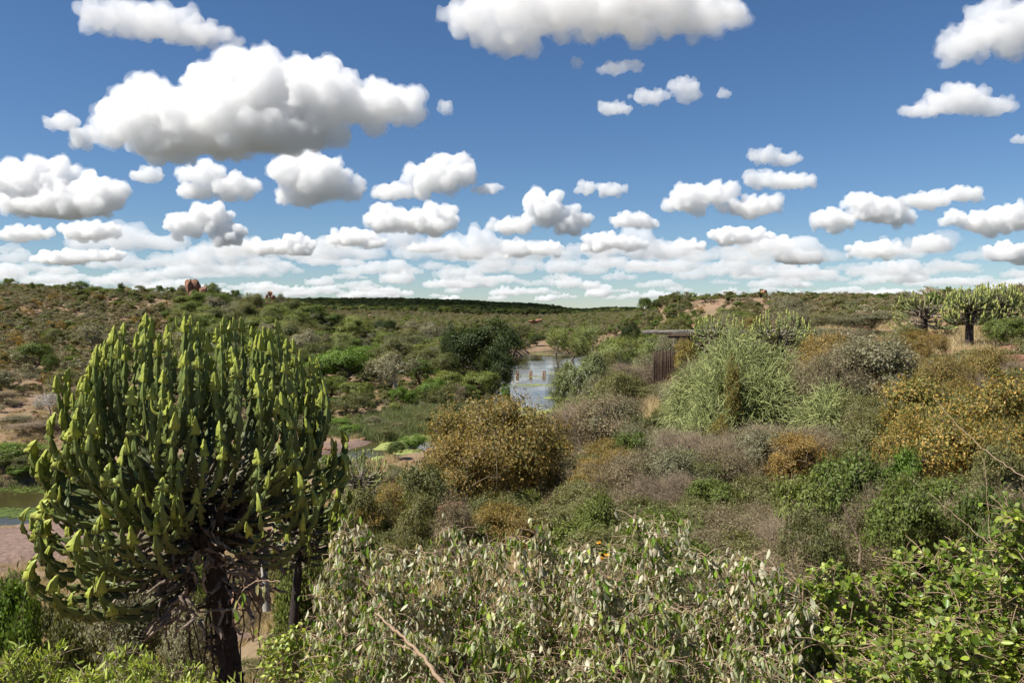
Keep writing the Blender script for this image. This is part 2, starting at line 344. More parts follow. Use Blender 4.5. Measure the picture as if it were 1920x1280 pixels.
# river surface: a ribbon following the river bed, wider than the bed so its edge lies under the banks
def smooth_path(P, n):
    P = np.asarray(P, float); t = np.arange(len(P)); s = np.linspace(0, len(P) - 1, n)
    Q = np.stack([np.interp(s, t, P[:, k]) for k in range(P.shape[1])], 1)
    for _ in range(3): Q[1:-1] = (Q[:-2] + Q[1:-1] * 2 + Q[2:]) / 4
    return Q
Q = smooth_path(np.column_stack([RIV, RHW]), 80)
Tn = np.gradient(Q[:, :2], axis=0); Tn /= np.linalg.norm(Tn, axis=1)[:, None]; Nm = np.stack([-Tn[:, 1], Tn[:, 0]], 1)
cols_ = np.linspace(-1, 1, 5)
WV = np.concatenate([np.column_stack([Q[:, :2] + Nm * ((Q[:, 2] + 6) * c)[:, None], np.zeros(len(Q))]) for c in cols_])
nQ = len(Q); wf = np.array([(k * nQ + i, k * nQ + i + 1, (k + 1) * nQ + i + 1, (k + 1) * nQ + i) for k in range(4) for i in range(nQ - 1)])
tag(link('river_water', mk_mesh('river_water', WV, [wf[:, ::-1]], [M['water']], [0])), kind='structure')

# ------------------------------------------------------------------ pixel to place
def pos(px, d, dz=0.0):
    x = (px - 960) / F * d; return Vector((x, d, h1(x, d) + dz))
def zat(py, d): return EYE - (py - HY) / F * d

# ------------------------------------------------------------------ plant generator
def skeleton(rng, stems, tips, steps=4, wob=.08):
    """branch paths that join each tip to the nearest point of what is grown already"""
    nodes = [np.zeros(3)]; par = [-1]
    for st in stems:
        k = 5; prev = 0
        for q in range(1, k + 1):
            nodes.append(np.asarray(st, float) * q / k + rng.normal(size=3) * wob * .3 * (q < k)); par.append(prev); prev = len(nodes) - 1
    order = np.argsort(np.linalg.norm(tips - np.mean([np.asarray(s) for s in stems], 0), axis=1))
    ends = []
    for ti in order:
        t = tips[ti]; A = np.array(nodes)
        dd = np.linalg.norm(A - t, axis=1) + np.maximum(0, A[:, 2] - t[2] + .05) * 2.0 + (np.arange(len(A)) == 0) * .6 * np.linalg.norm(t)
        b = int(np.argmin(dd)); p0 = A[b]; L = np.linalg.norm(t - p0)
        prev = b
        for q in range(1, steps + 1):
            f = q / steps
            p = p0 + (t - p0) * f + np.array([0, 0, 1]) * L * .10 * math.sin(f * math.pi) + rng.normal(size=3) * wob * L * .5 * (q < steps)
            nodes.append(p); par.append(prev); prev = len(nodes) - 1
        ends.append(prev)
    nodes = np.array(nodes); par = np.array(par)
    w = np.zeros(len(nodes)); w[ends] = 1
    for i in range(len(nodes) - 1, 0, -1): w[par[i]] += w[i]
    return nodes, par, w
def wood(mb, nodes, par, w, rt, sides=5, m=0, rmin=.004):
    wt = w[0]; r = np.maximum(rt * np.sqrt(np.maximum(w, 1) / wt), rmin)
    i = np.where(par >= 0)[0]; A = nodes[par[i]]; B = nodes[i]; ra = np.minimum(r[par[i]], r[i] * 1.35); rb = r[i]
    T = unit(B - A); ref = np.where(np.abs(T[:, 2:3]) < .8, [[0, 0, 1.]], [[1., 0, 0]]); Nn = unit(np.cross(T, ref)); Bn = np.cross(T, Nn)
    a = np.arange(sides) * 2 * math.pi / sides
    ring = lambda C, rr: C[:, None] + rr[:, None, None] * (np.cos(a)[None, :, None] * Nn[:, None] + np.sin(a)[None, :, None] * Bn[:, None])
    Vv = np.concatenate([ring(A - T * ra[:, None] * .3, ra), ring(B, rb)], 1)      # (n, 2*sides, 3)
    n = len(i); base = np.arange(n)[:, None] * 2 * sides; j = np.arange(sides); jn = (j + 1) % sides
    Fa = np.stack([base + j, base + jn, base + sides + jn, base + sides + j], -1).reshape(-1, 4)
    mb.add(Vv.reshape(-1, 3), Fa, m)
def twigs(rng, C, n, ln, r, updir=.3, sub=1):
    """n thin tapering twigs at every centre, as triangular spikes: returns V,F and sample points on them"""
    C = np.repeat(C, n, 0); D = unit(rng.normal(size=C.shape) + [0, 0, updir]); L = (ln * rng.uniform(.5, 1.2, len(C)))[:, None]
    mid = C + D * L * .5 + rng.normal(size=C.shape) * L * .08; end = C + D * L + rng.normal(size=C.shape) * L * .15
    s1 = unit(np.cross(D, rng.normal(size=C.shape))); s2 = np.cross(D, s1)
    a = [s1, s1 * -.5 + s2 * .87, s1 * -.5 - s2 * .87]
    Vv = np.stack([C + k * r for k in a] + [mid + k * r * .75 for k in a] + [end], 1)
    b = np.arange(len(C))[:, None] * 7
    q = np.concatenate([b + [0, 1, 4, 3], b + [1, 2, 5, 4], b + [2, 0, 3, 5]]); t = np.concatenate([b + [3, 4, 6], b + [4, 5, 6], b + [5, 3, 6]])
    return Vv.reshape(-1, 3), q, t, C, mid, end

def crown_tips(rng, n, rad, zlo, zhi, shape='dome', lobes=None, rough=.28, normals=False):
    """points over the lobes of an uneven crown of radius rad between zlo and zhi, with the outward direction at each"""
    zc = (zlo + zhi) / 2; hz = (zhi - zlo) / 2; k = lobes or max(6, int(n ** .5))
    C = unit(rng.normal(size=(k, 3)) * [1, 1, .8] + [0, 0, .25]) * (rng.uniform(.35, .68, (k, 1))); C[0] = [0, 0, .35]
    q = rng.uniform(.32, .52, k); i = rng.integers(0, k, n)
    D = unit(rng.normal(size=(n, 3)) + [0, 0, .45] + C[i] * 1.1)
    P = C[i] + D * (q[i] * rng.uniform(.55, 1.0, n) ** .6)[:, None]
    P[:, 2] = np.clip(P[:, 2], -1.0, 1.15)
    if shape == 'dome': P[:, :2] *= (1 - .2 * np.clip(-P[:, 2], 0, 1))[:, None]
    Nn = unit(D + P * .6)
    P = P * [rad, rad, hz] + [0, 0, zc]
    return (P, Nn) if normals else P

PROTO = {}
def make_proto(key, leafm, woodm, seed, h=1., rad=.5, zlo=.12, tips=60, per=60, leaf=.035, asp=.45, sig=.05, stems=3, rt=.03, shape='dome', ntw=0, twl=.12, twr=.002, lmode='rand', twm=None, trunk=False, updir=.35):
    """unit-height plant; scaled when placed"""
    rng = np.random.default_rng(seed)
    tp, tn = crown_tips(rng, tips, rad, h * zlo, h * .96, shape, normals=True)
    if trunk: st = [np.array([rng.normal() * .03, rng.normal() * .03, h * max(zlo, .2)])]
    else: st = [np.array([math.cos(a) * rad * .35, math.sin(a) * rad * .35, h * rng.uniform(.3, .45)]) for a in rng.uniform(0, 6.28, stems)]
    nodes, par, w = skeleton(rng, st, tp, 3)
    wb = MB(); wood(wb, nodes, par, w, rt, 5, 0, .003)
    lb = MB()
    C = np.repeat(tp, per, 0) + rng.normal(size=(tips * per, 3)) * [sig * rad * 2, sig * rad * 2, sig * h * .8]; CN = np.repeat(tn, per, 0)
    if ntw:
        Vv, q, t, c0, mid, end = twigs(rng, tp, ntw, twl, twr); tb = wb; tb.add(Vv, q, 0); nb = len(Vv)
        tb.V.append(np.zeros((0, 3), np.float32)); tb.Fq.setdefault((3, 0), []).append(t + tb.n - nb)
        m_ = len(C) // 2; idx = rng.integers(0, len(end), m_); f = rng.uniform(.3, 1, m_)[:, None]
        m_ = m_ // 2; C[:m_] = (mid[idx] * (1 - f) + end[idx] * f + rng.normal(size=(len(idx), 3)) * leaf * .3)[:m_]; CN[:m_] = unit(rng.normal(size=(m_, 3)) + tn[(idx // ntw)[:m_]])
    ok_ = C[:, 2] > .01; C = C[ok_]; CN = CN[ok_]
    if per: lv, lf = leaves(C, rng, leaf, leaf * asp, lmode, updir=updir, nrm=CN); lb.add(lv, lf, 0)
    wm = wb.mesh(key + '_wood', [M[woodm]])
    d = {'wood': wm, 'leaf': lb.mesh(key + '_leaf', [M[leafm]]) if per else None}
    if per:
        jb = MB(); 
        for k, l in wb.Fq.items():
            pass
        V1 = np.concatenate(wb.V); jb.V = [V1]; jb.n = len(V1); jb.A = [np.zeros((len(V1), 2), np.float32)]
        jb.Fq = {(k[0], 0): list(l) for k, l in wb.Fq.items()}; jb.add(lv, lf, 1)
        d['all'] = jb.mesh(key, [M[woodm], M[leafm]])
    else: d['all'] = wm
    PROTO.setdefault(key, []).append(d)
    return d

for s in range(3):
    make_proto('far_green', 'midgreen', 'bark', 100 + s, tips=34, per=44, leaf=.085, asp=.6, sig=.045, rt=.025, zlo=.0)
    make_proto('far_olive', 'olive', 'bark', 110 + s, tips=34, per=44, leaf=.085, asp=.6, sig=.045, rt=.025, zlo=.0)
    make_proto('far_grey', 'grey', 'twig', 120 + s, tips=30, per=28, leaf=.075, asp=.5, sig=.045, rt=.025, zlo=.0, ntw=3)
    make_proto('far_rust', 'rust', 'twig', 130 + s, tips=28, per=26, leaf=.075, asp=.5, sig=.045, rt=.025, zlo=.0)
    make_proto('far_brown', 'brown', 'twig', 140 + s, tips=28, per=26, leaf=.075, asp=.5, sig=.045, rt=.025, zlo=.0, ntw=4)
    make_proto('far_dark', 'dark', 'bark', 150 + s, tips=28, per=38, leaf=.085, asp=.6, sig=.045, rt=.03, zlo=.08)
for s in range(3):
    make_proto('tree_green', 'midgreen', 'bark', 200 + s, tips=90, per=70, leaf=.035, asp=.6, sig=.045, rt=.03, zlo=.15, trunk=True)
    make_proto('tree_olive', 'olive', 'bark', 210 + s, tips=90, per=65, leaf=.035, asp=.5, sig=.045, rt=.028, zlo=.15, trunk=True)
    make_proto('tree_lime', 'lime', 'bark', 220 + s, tips=90, per=65, leaf=.035, asp=.4, sig=.05, rt=.025, zlo=.10, trunk=True)
    make_proto('tree_grey', 'grey', 'palebark', 230 + s, tips=90, per=75, leaf=.033, asp=.5, sig=.045, rt=.03, zlo=.25, trunk=True, ntw=1, twl=.08, twr=.0012)
    make_proto('shrub_grey', 'grey', 'twig', 240 + s, tips=80, per=50, leaf=.034, asp=.5, sig=.05, rt=.022, zlo=.04, ntw=10, twl=.16, twr=.0022)
    make_proto('shrub_brown', 'brown', 'twig', 250 + s, tips=80, per=30, leaf=.032, asp=.5, sig=.05, rt=.022, zlo=.04, ntw=18, twl=.18, twr=.0022)
    make_proto('shrub_olive', 'olive', 'bark', 260 + s, tips=80, per=65, leaf=.036, asp=.5, sig=.05, rt=.022, zlo=.03, ntw=4)
    make_proto('shrub_rust', 'rust', 'twig', 270 + s, tips=80, per=50, leaf=.034, asp=.5, sig=.05, rt=.022, zlo=.03, ntw=6)
    make_proto('shrub_fresh', 'fresh', 'bark', 280 + s, tips=80, per=80, leaf=.038, asp=.6, sig=.05, rt=.022, zlo=.02)
for s in range(2): make_proto('tree_fresh', 'fresh', 'bark', 290 + s, tips=110, per=90, leaf=.035, asp=.6, sig=.045, rt=.03, zlo=.05, trunk=True)
make_proto('tree_dark', 'dark', 'bark', 301, tips=200, per=110, leaf=.026, asp=.6, sig=.05, rt=.03, zlo=.08, trunk=True)
make_proto('tree_dark', 'dark', 'bark', 302, tips=160, per=90, leaf=.028, asp=.6, sig=.055, rt=.03, zlo=.08, trunk=True)
# near plants, finer leaves
for s in range(2):
    make_proto('near_orange', 'orange', 'twig', 400 + s, rad=.6, tips=170, per=75, leaf=.032, asp=.6, sig=.045, stems=6, rt=.02, zlo=.03, ntw=7, twl=.14, twr=.0013)
    make_proto('near_rust', 'rust', 'twig', 410 + s, rad=.6, tips=170, per=110, leaf=.026, asp=.55, sig=.045, stems=6, rt=.018, zlo=.03, ntw=8, twl=.14, twr=.0013)
    make_proto('near_grey', 'grey', 'twig', 420 + s, rad=.6, tips=150, per=90, leaf=.030, asp=.55, sig=.045, stems=7, rt=.018, zlo=.03, ntw=9, twl=.2, twr=.0014)
    make_proto('near_brown', 'brown', 'twig', 430 + s, rad=.6, tips=150, per=70, leaf=.028, asp=.5, sig=.05, stems=7, rt=.018, zlo=.03, ntw=14, twl=.22, twr=.0014)
    make_proto('near_olive', 'olive', 'twig', 440 + s, rad=.6, tips=150, per=90, leaf=.032, asp=.6, sig=.045, stems=6, rt=.016, zlo=.02, ntw=6, twl=.14, twr=.0013)
    make_proto('near_green', 'midgreen', 'twig', 450 + s, rad=.6, tips=130, per=80, leaf=.046, asp=.5, sig=.045, stems=6, rt=.016, zlo=.02, ntw=12, twl=.16, twr=.0016, updir=.6)
    make_proto('near_fresh', 'fresh', 'twig', 460 + s, rad=.6, tips=110, per=80, leaf=.046, asp=.55, sig=.045, stems=6, rt=.016, zlo=.02, ntw=8, twl=.14, twr=.0016)
make_proto('pale_tree', 'palegreen', 'palebark', 471, rad=.5, tips=130, per=200, leaf=.026, asp=.55, sig=.04, rt=.024, zlo=.10, trunk=True, ntw=3, twl=.08, twr=.0014)
make_proto('bare_tree', 'grey', 'palebark', 480, rad=.5, tips=60, per=0, rt=.025, zlo=.2, trunk=True, ntw=26, twl=.22, twr=.0022)
make_proto('sparse_tree', 'grey', 'twig', 482, rad=.5, tips=26, per=0, rt=.02, zlo=.3, trunk=True, ntw=5, twl=.2, twr=.002)
make_proto('bare_shrub', 'grey', 'twig', 481, rad=.6, tips=80, per=0, rt=.018, zlo=.06, ntw=60, twl=.24, twr=.0018)
print('protos', round(time.time() - T0, 1))

NAME = {}   # proto key -> (object name, category)
KINDNAME = {'far_green': 'green_bush', 'far_olive': 'olive_bush', 'far_grey': 'grey_bush', 'far_rust': 'rusty_bush', 'far_brown': 'brown_bush', 'far_dark': 'dark_bush',
            'tree_green': 'green_tree', 'tree_olive': 'olive_green_tree', 'tree_lime': 'feathery_tree', 'tree_grey': 'grey_tree', 'tree_dark': 'dark_tree', 'tree_fresh': 'bright_green_tree',
            'shrub_grey': 'grey_shrub', 'shrub_brown': 'brown_shrub', 'shrub_olive': 'olive_shrub', 'shrub_rust': 'rusty_shrub', 'shrub_fresh': 'fresh_green_shrub',
            'near_orange': 'orange_shrub', 'near_rust': 'rusty_shrub', 'near_grey': 'grey_thorn_shrub', 'near_brown': 'twiggy_shrub', 'near_olive': 'olive_shrub',
            'near_green': 'green_shrub', 'near_fresh': 'fresh_green_shrub', 'pale_tree': 'pale_barked_tree', 'bare_tree': 'bare_tree', 'sparse_tree': 'bare_tree', 'bare_shrub': 'bare_shrub'}
HERO = []
def plant(key, px, ytop, wpx, d, label=None, group=None, seed=None, parts=True, dx=0, hmin=.6, zb=None):
    """one plant that stands at distance d, its top and width as measured"""
    i = random.randrange(len(PROTO[key])) if seed is None else seed % len(PROTO[key])
    p = PROTO[key][i]; loc = pos(px, d)
    if zb is not None: loc.z = zb
    loc.z -= .04
    h = max(zat(ytop, d) - loc.z, hmin); w = wpx / F * d / (1.2 if key.startswith('near') else 1.0) / 1.08
    rz = random.uniform(0, 6.28); sc = (w, w, h)
    nm = KINDNAME[key]; cat = 'tree' if 'tree' in nm else 'shrub'
    HERO.append((loc.x, loc.y, w * (.45 if d < 100 else .62)))
    if parts and wpx > 38:
        o = link(nm, None, loc=loc, rot=(0, 0, rz), scale=sc)
        link('trunk' if cat == 'tree' else 'stems', p['wood'], o)
        if p['leaf']: tag(link('crown' if cat == 'tree' else 'foliage', p['leaf'], o), kind='stuff')
    else: o = link(nm, p['all'], loc=loc, rot=(0, 0, rz), scale=sc)
    tag(o, label, cat, group)
    return o

# ------------------------------------------------------------------ candelabra euphorbias
def bez(p0, p1, p2, p3, n):
    t = np.linspace(0, 1, n)[:, None]
    return (1 - t) ** 3 * p0 + 3 * (1 - t) ** 2 * t * p1 + 3 * (1 - t) * t * t * p2 + t ** 3 * p3
def winged(path, seglen, wmax, rng, wings=4, ring=7, core=.022, tipseg=1.0, age_light0=0.0, age_light1=1.0, lowf=.62):
    """a succulent branch: winged segments pinched between one another, the last an arrow-shaped tip"""
    P = np.asarray(path); dl = np.linalg.norm(np.diff(P, axis=0), axis=1); s = np.concatenate([[0], np.cumsum(dl)]); L = s[-1]
    cuts = [L]; q = L - seglen * tipseg * rng.uniform(.65, 1.3)
    while q > 0: cuts.append(q); q -= seglen * rng.uniform(.7, 1.35)
    cuts.append(0); cuts = cuts[::-1]
    ss, ww = [], []
    for k in range(len(cuts) - 1):
        a, b = cuts[k], cuts[k + 1]; last = k == len(cuts) - 2
        f = np.linspace(0, 1, ring + 1)[:-1] if not last else np.linspace(0, 1, ring + 3)
        wseg = wmax * rng.uniform(.62, 1.15) * (1.0 if last else lowf)
        prof = np.interp(f, [0, .1, .24, .6, .88, 1.0] if last else [0, .12, .3, .75, 1.0], [.16, .9, 1., .66, .36, .10] if last else [.2, .8, 1., .6, .2])
        ss.append(a + (b - a) * f); ww.append(wseg * prof)
    ss = np.concatenate(ss); ww = np.concatenate(ww)
    C = np.stack([np.interp(ss, s, P[:, k]) for k in range(3)], 1)
    T = np.gradient(C, axis=0); T = unit(T)
    ref = unit(rng.normal(size=3)); Nn = np.zeros_like(T); v = ref
    for i in range(len(T)):
        v = v - (v @ T[i]) * T[i]; v = v / (np.linalg.norm(v) + 1e-9); Nn[i] = v
    B = np.cross(T, Nn)
    K = wings * 3; a = (np.arange(K) // 3) * 2 * math.pi / wings + np.tile([-.42, 0, .42], wings)
    tipm = (np.arange(K) % 3 == 1).astype(float)
    wob = rng.normal(size=(len(C), K)) * .10 * tipm
    rad = tipm[None] * ww[:, None] * (1 + wob) + (1 - tipm)[None] * np.minimum(core, ww[:, None] * .8)
    aa = a[None] + rng.normal(size=(len(C), K)) * .10 * tipm
    Vv = C[:, None] + rad[..., None] * (np.cos(aa)[..., None] * Nn[:, None] + np.sin(aa)[..., None] * B[:, None])
    Vv = Vv - T[:, None] * (tipm[None, :, None] * np.minimum(ww, wmax)[:, None, None] * .35)      # wings sweep back like arrow barbs
    n = len(C); i = np.arange(n - 1)[:, None] * K; j = np.arange(K)[None]; jn = (j + 1) % K
    Fa = np.stack([i + j, i + jn, i + K + jn, i + K + j], -1).reshape(-1, 4)
    age = age_light0 + (age_light1 - age_light0) * (ss / L)
    age = np.where(ss > cuts[-2], np.maximum(age, .97), np.minimum(age, .88))
    A = np.stack([np.repeat(age, K), np.tile(tipm, n) * np.repeat(np.clip(ww / wmax, .3, 1), K)], 1)
    return Vv.reshape(-1, 3), Fa, A
def euph_branch_meshes(rng, n, rx, zc, zh, core_r, core_z, seg, wmax, thmax=1.95, powr=.7, skew=0, ring=7, horns=.3, ry=None, wings=4, minlen=.35, tipf=1.0, thlim=None, lowf=.62, fork=0.0, bend=.012):
    out = []
    ry = ry or rx
    for k in range(n):
        f = (k + .5) / n; cth = 1 - f * (1 - math.cos(thmax)); th = math.acos(max(-1, min(1, cth))); ph = k * 2.39996 + rng.normal() * .25
        sr = math.sin(min(th, math.pi / 2 + (th - math.pi / 2) * .8)) ** powr * rng.uniform(.86, 1.06)
        if thlim and (th > thlim(ph) or (th > 1.75 and rng.random() < .35)): continue
        tip = np.array([rx * sr * math.cos(ph), ry * sr * math.sin(ph), zc + zh * math.cos(th) * rng.uniform(.94, 1.03)])
        if skew: tip[0] += -skew * (1 if math.cos(ph) < -.3 and th > 1.3 else 0)
        r = math.hypot(tip[0], tip[1]); out_ = np.array([tip[0], tip[1], 0]) / (r + 1e-6)
        z0 = min(core_z[0] + (core_z[1] - core_z[0]) * np.clip(.55 + .5 * math.cos(th) + rng.uniform(-.25, .25), 0, 1), tip[2] - minlen)
        z0 = max(z0 - .15 * (th > 1.4), core_z[0] - .25)
        p0 = out_ * core_r * rng.uniform(.2, 1) + [0, 0, z0]
        rise = max(tip[2] - z0, .15)
        p1 = p0 + out_ * r * .72 + [0, 0, -.02 * r + rise * (.05 if r > rx * .4 else .4) - (.22 * r if th > 1.5 else 0)]
        p2 = tip - [0, 0, rise * (.5 if bend > .02 else .62)] + out_ * (.16 if bend > .02 else .06) * r
        path = bez(p0, p1, p2, tip, 24); w_ = np.cumsum(rng.normal(size=(17, 3)), axis=0) * bend * .35 * np.sin(np.linspace(0, math.pi, 17))[:, None]; path[4:-3] += (w_ if bend > .02 else rng.normal(size=(17, 3)) * .012) * rx / 2
        V1, F1, A1 = winged(path, seg, wmax * rng.uniform(.8, 1.12), rng, wings if rng.random() > .25 else 3, ring, core=wmax * .17, tipseg=1.05, age_light0=0.0, lowf=lowf)
        mb = MB(); mb.add(V1, F1, 0, A1)
        if rng.random() < fork:
            q0 = path[13]; sd = unit(np.array([-out_[1], out_[0], 0]) * rng.choice([-1, 1]) + out_ * rng.uniform(-.6, .6)); t2 = tip + sd * rng.uniform(.14, .26) * rx / 1.75 - [0, 0, rng.uniform(.05, .3) * rx / 1.75]
            V3, F3, A3 = winged(bez(q0, q0 + sd * .1 - [0, 0, .02], t2 - [0, 0, (t2[2] - q0[2]) * .6], t2, 16), seg, wmax * .9, rng, wings, ring, core=wmax * .16, age_light0=.45, lowf=lowf); mb.add(V3, F3, 0, A3)
        if rng.random() < horns:
            for sgn in (1, -1):
                q = tip - [0, 0, seg * 1.0]; sd = unit(np.array([-out_[1] * sgn, out_[0] * sgn, 0]) + rng.normal(size=3) * .3)
                hp = bez(q, q + sd * seg * .5 + [0, 0, -.02], q + sd * seg * .62 + [0, 0, seg * .2], q + sd * seg * .6 + [0, 0, seg * rng.uniform(.5, .9)], 9)
                V2, F2, A2 = winged(hp, seg * 3, wmax * .32, rng, 4, 6, core=wmax * .12, age_light0=.9); mb.add(V2, F2, 0, A2)
        out.append(mb)
    return out

def withered(rng, mb, n, r0, z0, z1, spread, m=0, w=.02):
    """dead, curled and shredded old branches hanging under the crown"""
    for k in range(n):
        a = rng.uniform(0, 6.28); r = r0 * rng.uniform(.4, 1); L = rng.uniform(.25, .8) * spread
        p = np.array([math.cos(a) * r, math.sin(a) * r, rng.uniform(z0, z1)]); K = 9; path = [p]
        d = np.array([math.cos(a) * .8, math.sin(a) * .8, -.5]); 
        for q in range(K - 1): d = unit(d + rng.normal(size=3) * .45 + [0, 0, -.12]); path.append(path[-1] + d * L / K)
        rad = w * np.abs(rng.normal(1, .5, K)) * np.linspace(1, .3, K) + .004
        Vv, Fa = tube(path, rad, 4); Vv += rng.normal(size=Vv.shape) * w * .35; mb.add(Vv, Fa, m)

def hero_euphorbia():
    rng = np.random.default_rng(8)
    d = 10.0; bx, by = (432 - 960) / F * d, d; zb = h1(bx, by) - .1
    root = link('candelabra_euphorbia_tree', None, loc=(bx, by, zb))
    tag(root, 'big candelabra euphorbia with bright yellow-green winged tips on a black trunk, in front at left', 'euphorbia tree')
    loc = lambda x, y, z: np.array([x - bx, y - by, z - zb])
    cxw = (372 - 960) / F * d
    # trunk: leaning, five-ribbed, with dark stubs
    top = loc((400 - 960) / F * d, by, 19.3); K = 14
    P = np.array([top * t + np.array([.05 * math.sin(t * 5), 0, 0]) for t in np.linspace(0, 1, K)])
    a = np.arange(15) * 2 * math.pi / 15
    rad = np.interp(np.linspace(0, 1, K), [0, .15, 1], [.175, .128, .11])
    Vv = np.stack([P[i] + np.stack([np.cos(a), np.sin(a), 0 * a], 1) * (rad[i] * (1 + .22 * np.cos(a * 5 + i * .12) + rng.normal(size=15) * .10))[:, None] for i in range(K)]).reshape(-1, 3)
    i = np.arange(K - 1)[:, None] * 15; j = np.arange(15)[None]; jn = (j + 1) % 15
    mb = MB(); mb.add(Vv, np.stack([i + j, i + jn, i + 15 + jn, i + 15 + j], -1).reshape(-1, 4))
    tr = link('trunk', mb.mesh('trunk', [M['black']]), root)
    for k in range(34):
        t = rng.uniform(.03, .75); a0 = rng.uniform(0, 6.28); p = top * t; dr = np.array([math.cos(a0), math.sin(a0), rng.uniform(-.3, .35)])
        L = rng.uniform(.05, .20); V1, F1 = tube([p + dr * .12, p + dr * (.14 + L * .5), p + dr * (.14 + L) + [0, 0, rng.uniform(-.04, .05)]], [.035, .022, .006], 5)
        V1 += rng.normal(size=V1.shape) * .006
        mb = MB(); mb.add(V1, F1); link('stub', mb.mesh('stub', [M['black']]), tr)
    mb = MB()
    for k in range(9):   # thin climbing stems against the trunk
        x0 = rng.uniform(-.35, .3); path = [np.array([x0, rng.uniform(-.25, .1), 0])]
        for q in range(9): path.append(path[-1] + np.array([rng.normal() * .05 - .012, rng.normal() * .03, .28]))
        mb.add(*tube(path, rng.uniform(.008, .016), 4))
    link('climbing_stem', mb.mesh('climbing_stem', [M['black']]), root)['kind'] = 'stuff'
    # crown
    off = np.array([cxw - bx, 0, 0])
    bs = euph_branch_meshes(rng, 290, 1.70, 20.0 - zb, 2.06, .30, (18.85 - zb, 19.9 - zb), .19, .073, thmax=2.2, powr=.62, skew=.16, thlim=lambda ph: 2.2 if math.cos(ph) < -.25 else (1.62 if math.sin(ph) < .3 else 1.5), ring=7, horns=.12, minlen=.35, lowf=.8, fork=.75, bend=.032)
    for mb in bs:
        mb.V = [v + off for v in mb.V]
        link('branch', mb.mesh('branch', [M['euph']], attrs=('age', 'edge')), root)
    # three limbs inside the crown and the withered skirt
    mb = MB()
    for k in range(16):
        a0 = k * 2.4; p1 = top + np.array([math.cos(a0) * .55, math.sin(a0) * .55, rng.uniform(.0, .5)])
        mb.add(*tube(bez(top - [0, 0, .35], top, p1 - [0, 0, .3], p1, 8), np.linspace(.10, .05, 8), 6))
    link('limb', mb.mesh('limb', [M['black']]), root)['kind'] = 'stuff'
    mb = MB(); withered(rng, mb, 190, .85, 18.4 - zb, 19.6 - zb, .9, w=.018); mb.V = [v + off * .6 + [top[0] * .4, 0, 0] for v in mb.V]
    link('withered_branch', mb.mesh('withered_branch', [M['deadwood']]), root)['kind'] = 'stuff'
    for x, zt, ln in ((250, 1110, .55), (292, 1120, .8), (325, 1080, .6), (225, 1115, .4), (385, 1090, .55), (300, 1190, .4)):
        p = loc((x - 960) / F * d, d, zat(zt, d)) + [0, 0, .25]; path = [p]
        for q in range(7): path.append(path[-1] + np.array([rng.normal() * .05, rng.normal() * .04, -ln / 7]))
        mb = MB(); mb.add(*tube(path, np.linspace(.016, .005, 8), 4)); link('dead_branch', mb.mesh('dead_branch', [M['black']]), root)
    return root
hero_euphorbia()

def small_euphorbia(px, ytop, wpx, d, hpx, label, n=90, seed=1, seg=None, wm=None, mat='euph_young', trunk_w=.14, powr=.6, thmax=1.9, group='candelabra euphorbias on the slopes', lean=0, flat=False, ybase=None, horns=0.1):
    rng = np.random.default_rng(seed); g = pos(px, d)
    k = d / F; w = wpx * k / 2; hh = hpx * k; zt = zat(ytop, d); seg = seg or .2; wm = wm or .075
    zb = min(g.z, zat(ybase, d)) if ybase else g.z
    root = link('candelabra_euphorbia_tree', None, loc=(g.x, g.y, zb - .05)); zb -= .05
    tag(root, label, 'euphorbia tree', group)
    zc = zt - hh * (.72 if not flat else .9) - zb; zh = hh * (.72 if not flat else .9)
    cb = max(zt - hh - zb, .25)
    mb = MB(); top = np.array([0, 0, cb + hh * .35])
    mb.add(*tube([[0, 0, -.3], [lean * .3, 0, cb * .5], [0, 0, cb], top], [trunk_w * 1.15, trunk_w, trunk_w * .9, trunk_w * .5], 9))
    for q in range(9):
        a0 = q * 2.4; e = top + np.array([math.cos(a0) * w * .45, math.sin(a0) * w * .45, hh * .05])
        mb.add(*tube(bez(np.array([0, 0, cb]), np.array([0, 0, cb + .1]), e - [0, 0, .1], e, 6), np.linspace(trunk_w * .6, .03, 6), 5))
    link('trunk', mb.mesh('trunk', [M['black']]), root)
    bs = euph_branch_meshes(rng, n, w, zc, zh, w * .12, (cb, cb + hh * .4), seg, wm, thmax=thmax, powr=powr, ring=4, horns=horns, minlen=.3, wings=4, lowf=.85 if wm < .08 else .62)
    big = MB()
    for b in bs:
        for V1, A1 in zip(b.V, b.A): pass
        base = big.n; Vv = np.concatenate(b.V); big.V.append(Vv); big.A.append(np.concatenate(b.A))
        for kf, l in b.Fq.items(): big.Fq.setdefault(kf, []).extend([f + base for f in l])
        big.n += len(Vv)
    link('crown', big.mesh('crown', [M[mat]], attrs=('age', 'edge')), root)['kind'] = 'stuff'
    mb = MB(); withered(rng, mb, 40, w * .5, cb, cb + hh * .3, w, w=.018)
    link('withered_branch', mb.mesh('withered_branch', [M['deadwood']]), root)['kind'] = 'stuff'
    HERO.append((g.x, g.y, w))
    return root
small_euphorbia(560, 835, 185, 13.5, 190, 'shaded candelabra euphorbia just behind the right flank of the big front euphorbia', n=85, seed=21, seg=.22, wm=.07, mat='euph', trunk_w=.08, group=None, lean=-.5)
small_euphorbia(676, 838, 118, 40, 95, 'small candelabra euphorbia by the dry pool, between the big front one and the rusty shrub', n=120, seed=22, seg=.2, wm=.055, group=None, flat=True, ybase=950)
small_euphorbia(1352, 585, 112, 43, 68, 'candelabra euphorbia rising over the hut roof, left one of the pair behind the pencil bush', n=110, seed=23, group=None, flat=True)
small_euphorbia(1462, 578, 132, 41, 85, 'candelabra euphorbia behind the pencil bush, right of the hut and slightly larger than its neighbour', n=150, seed=24, group=None, flat=True)
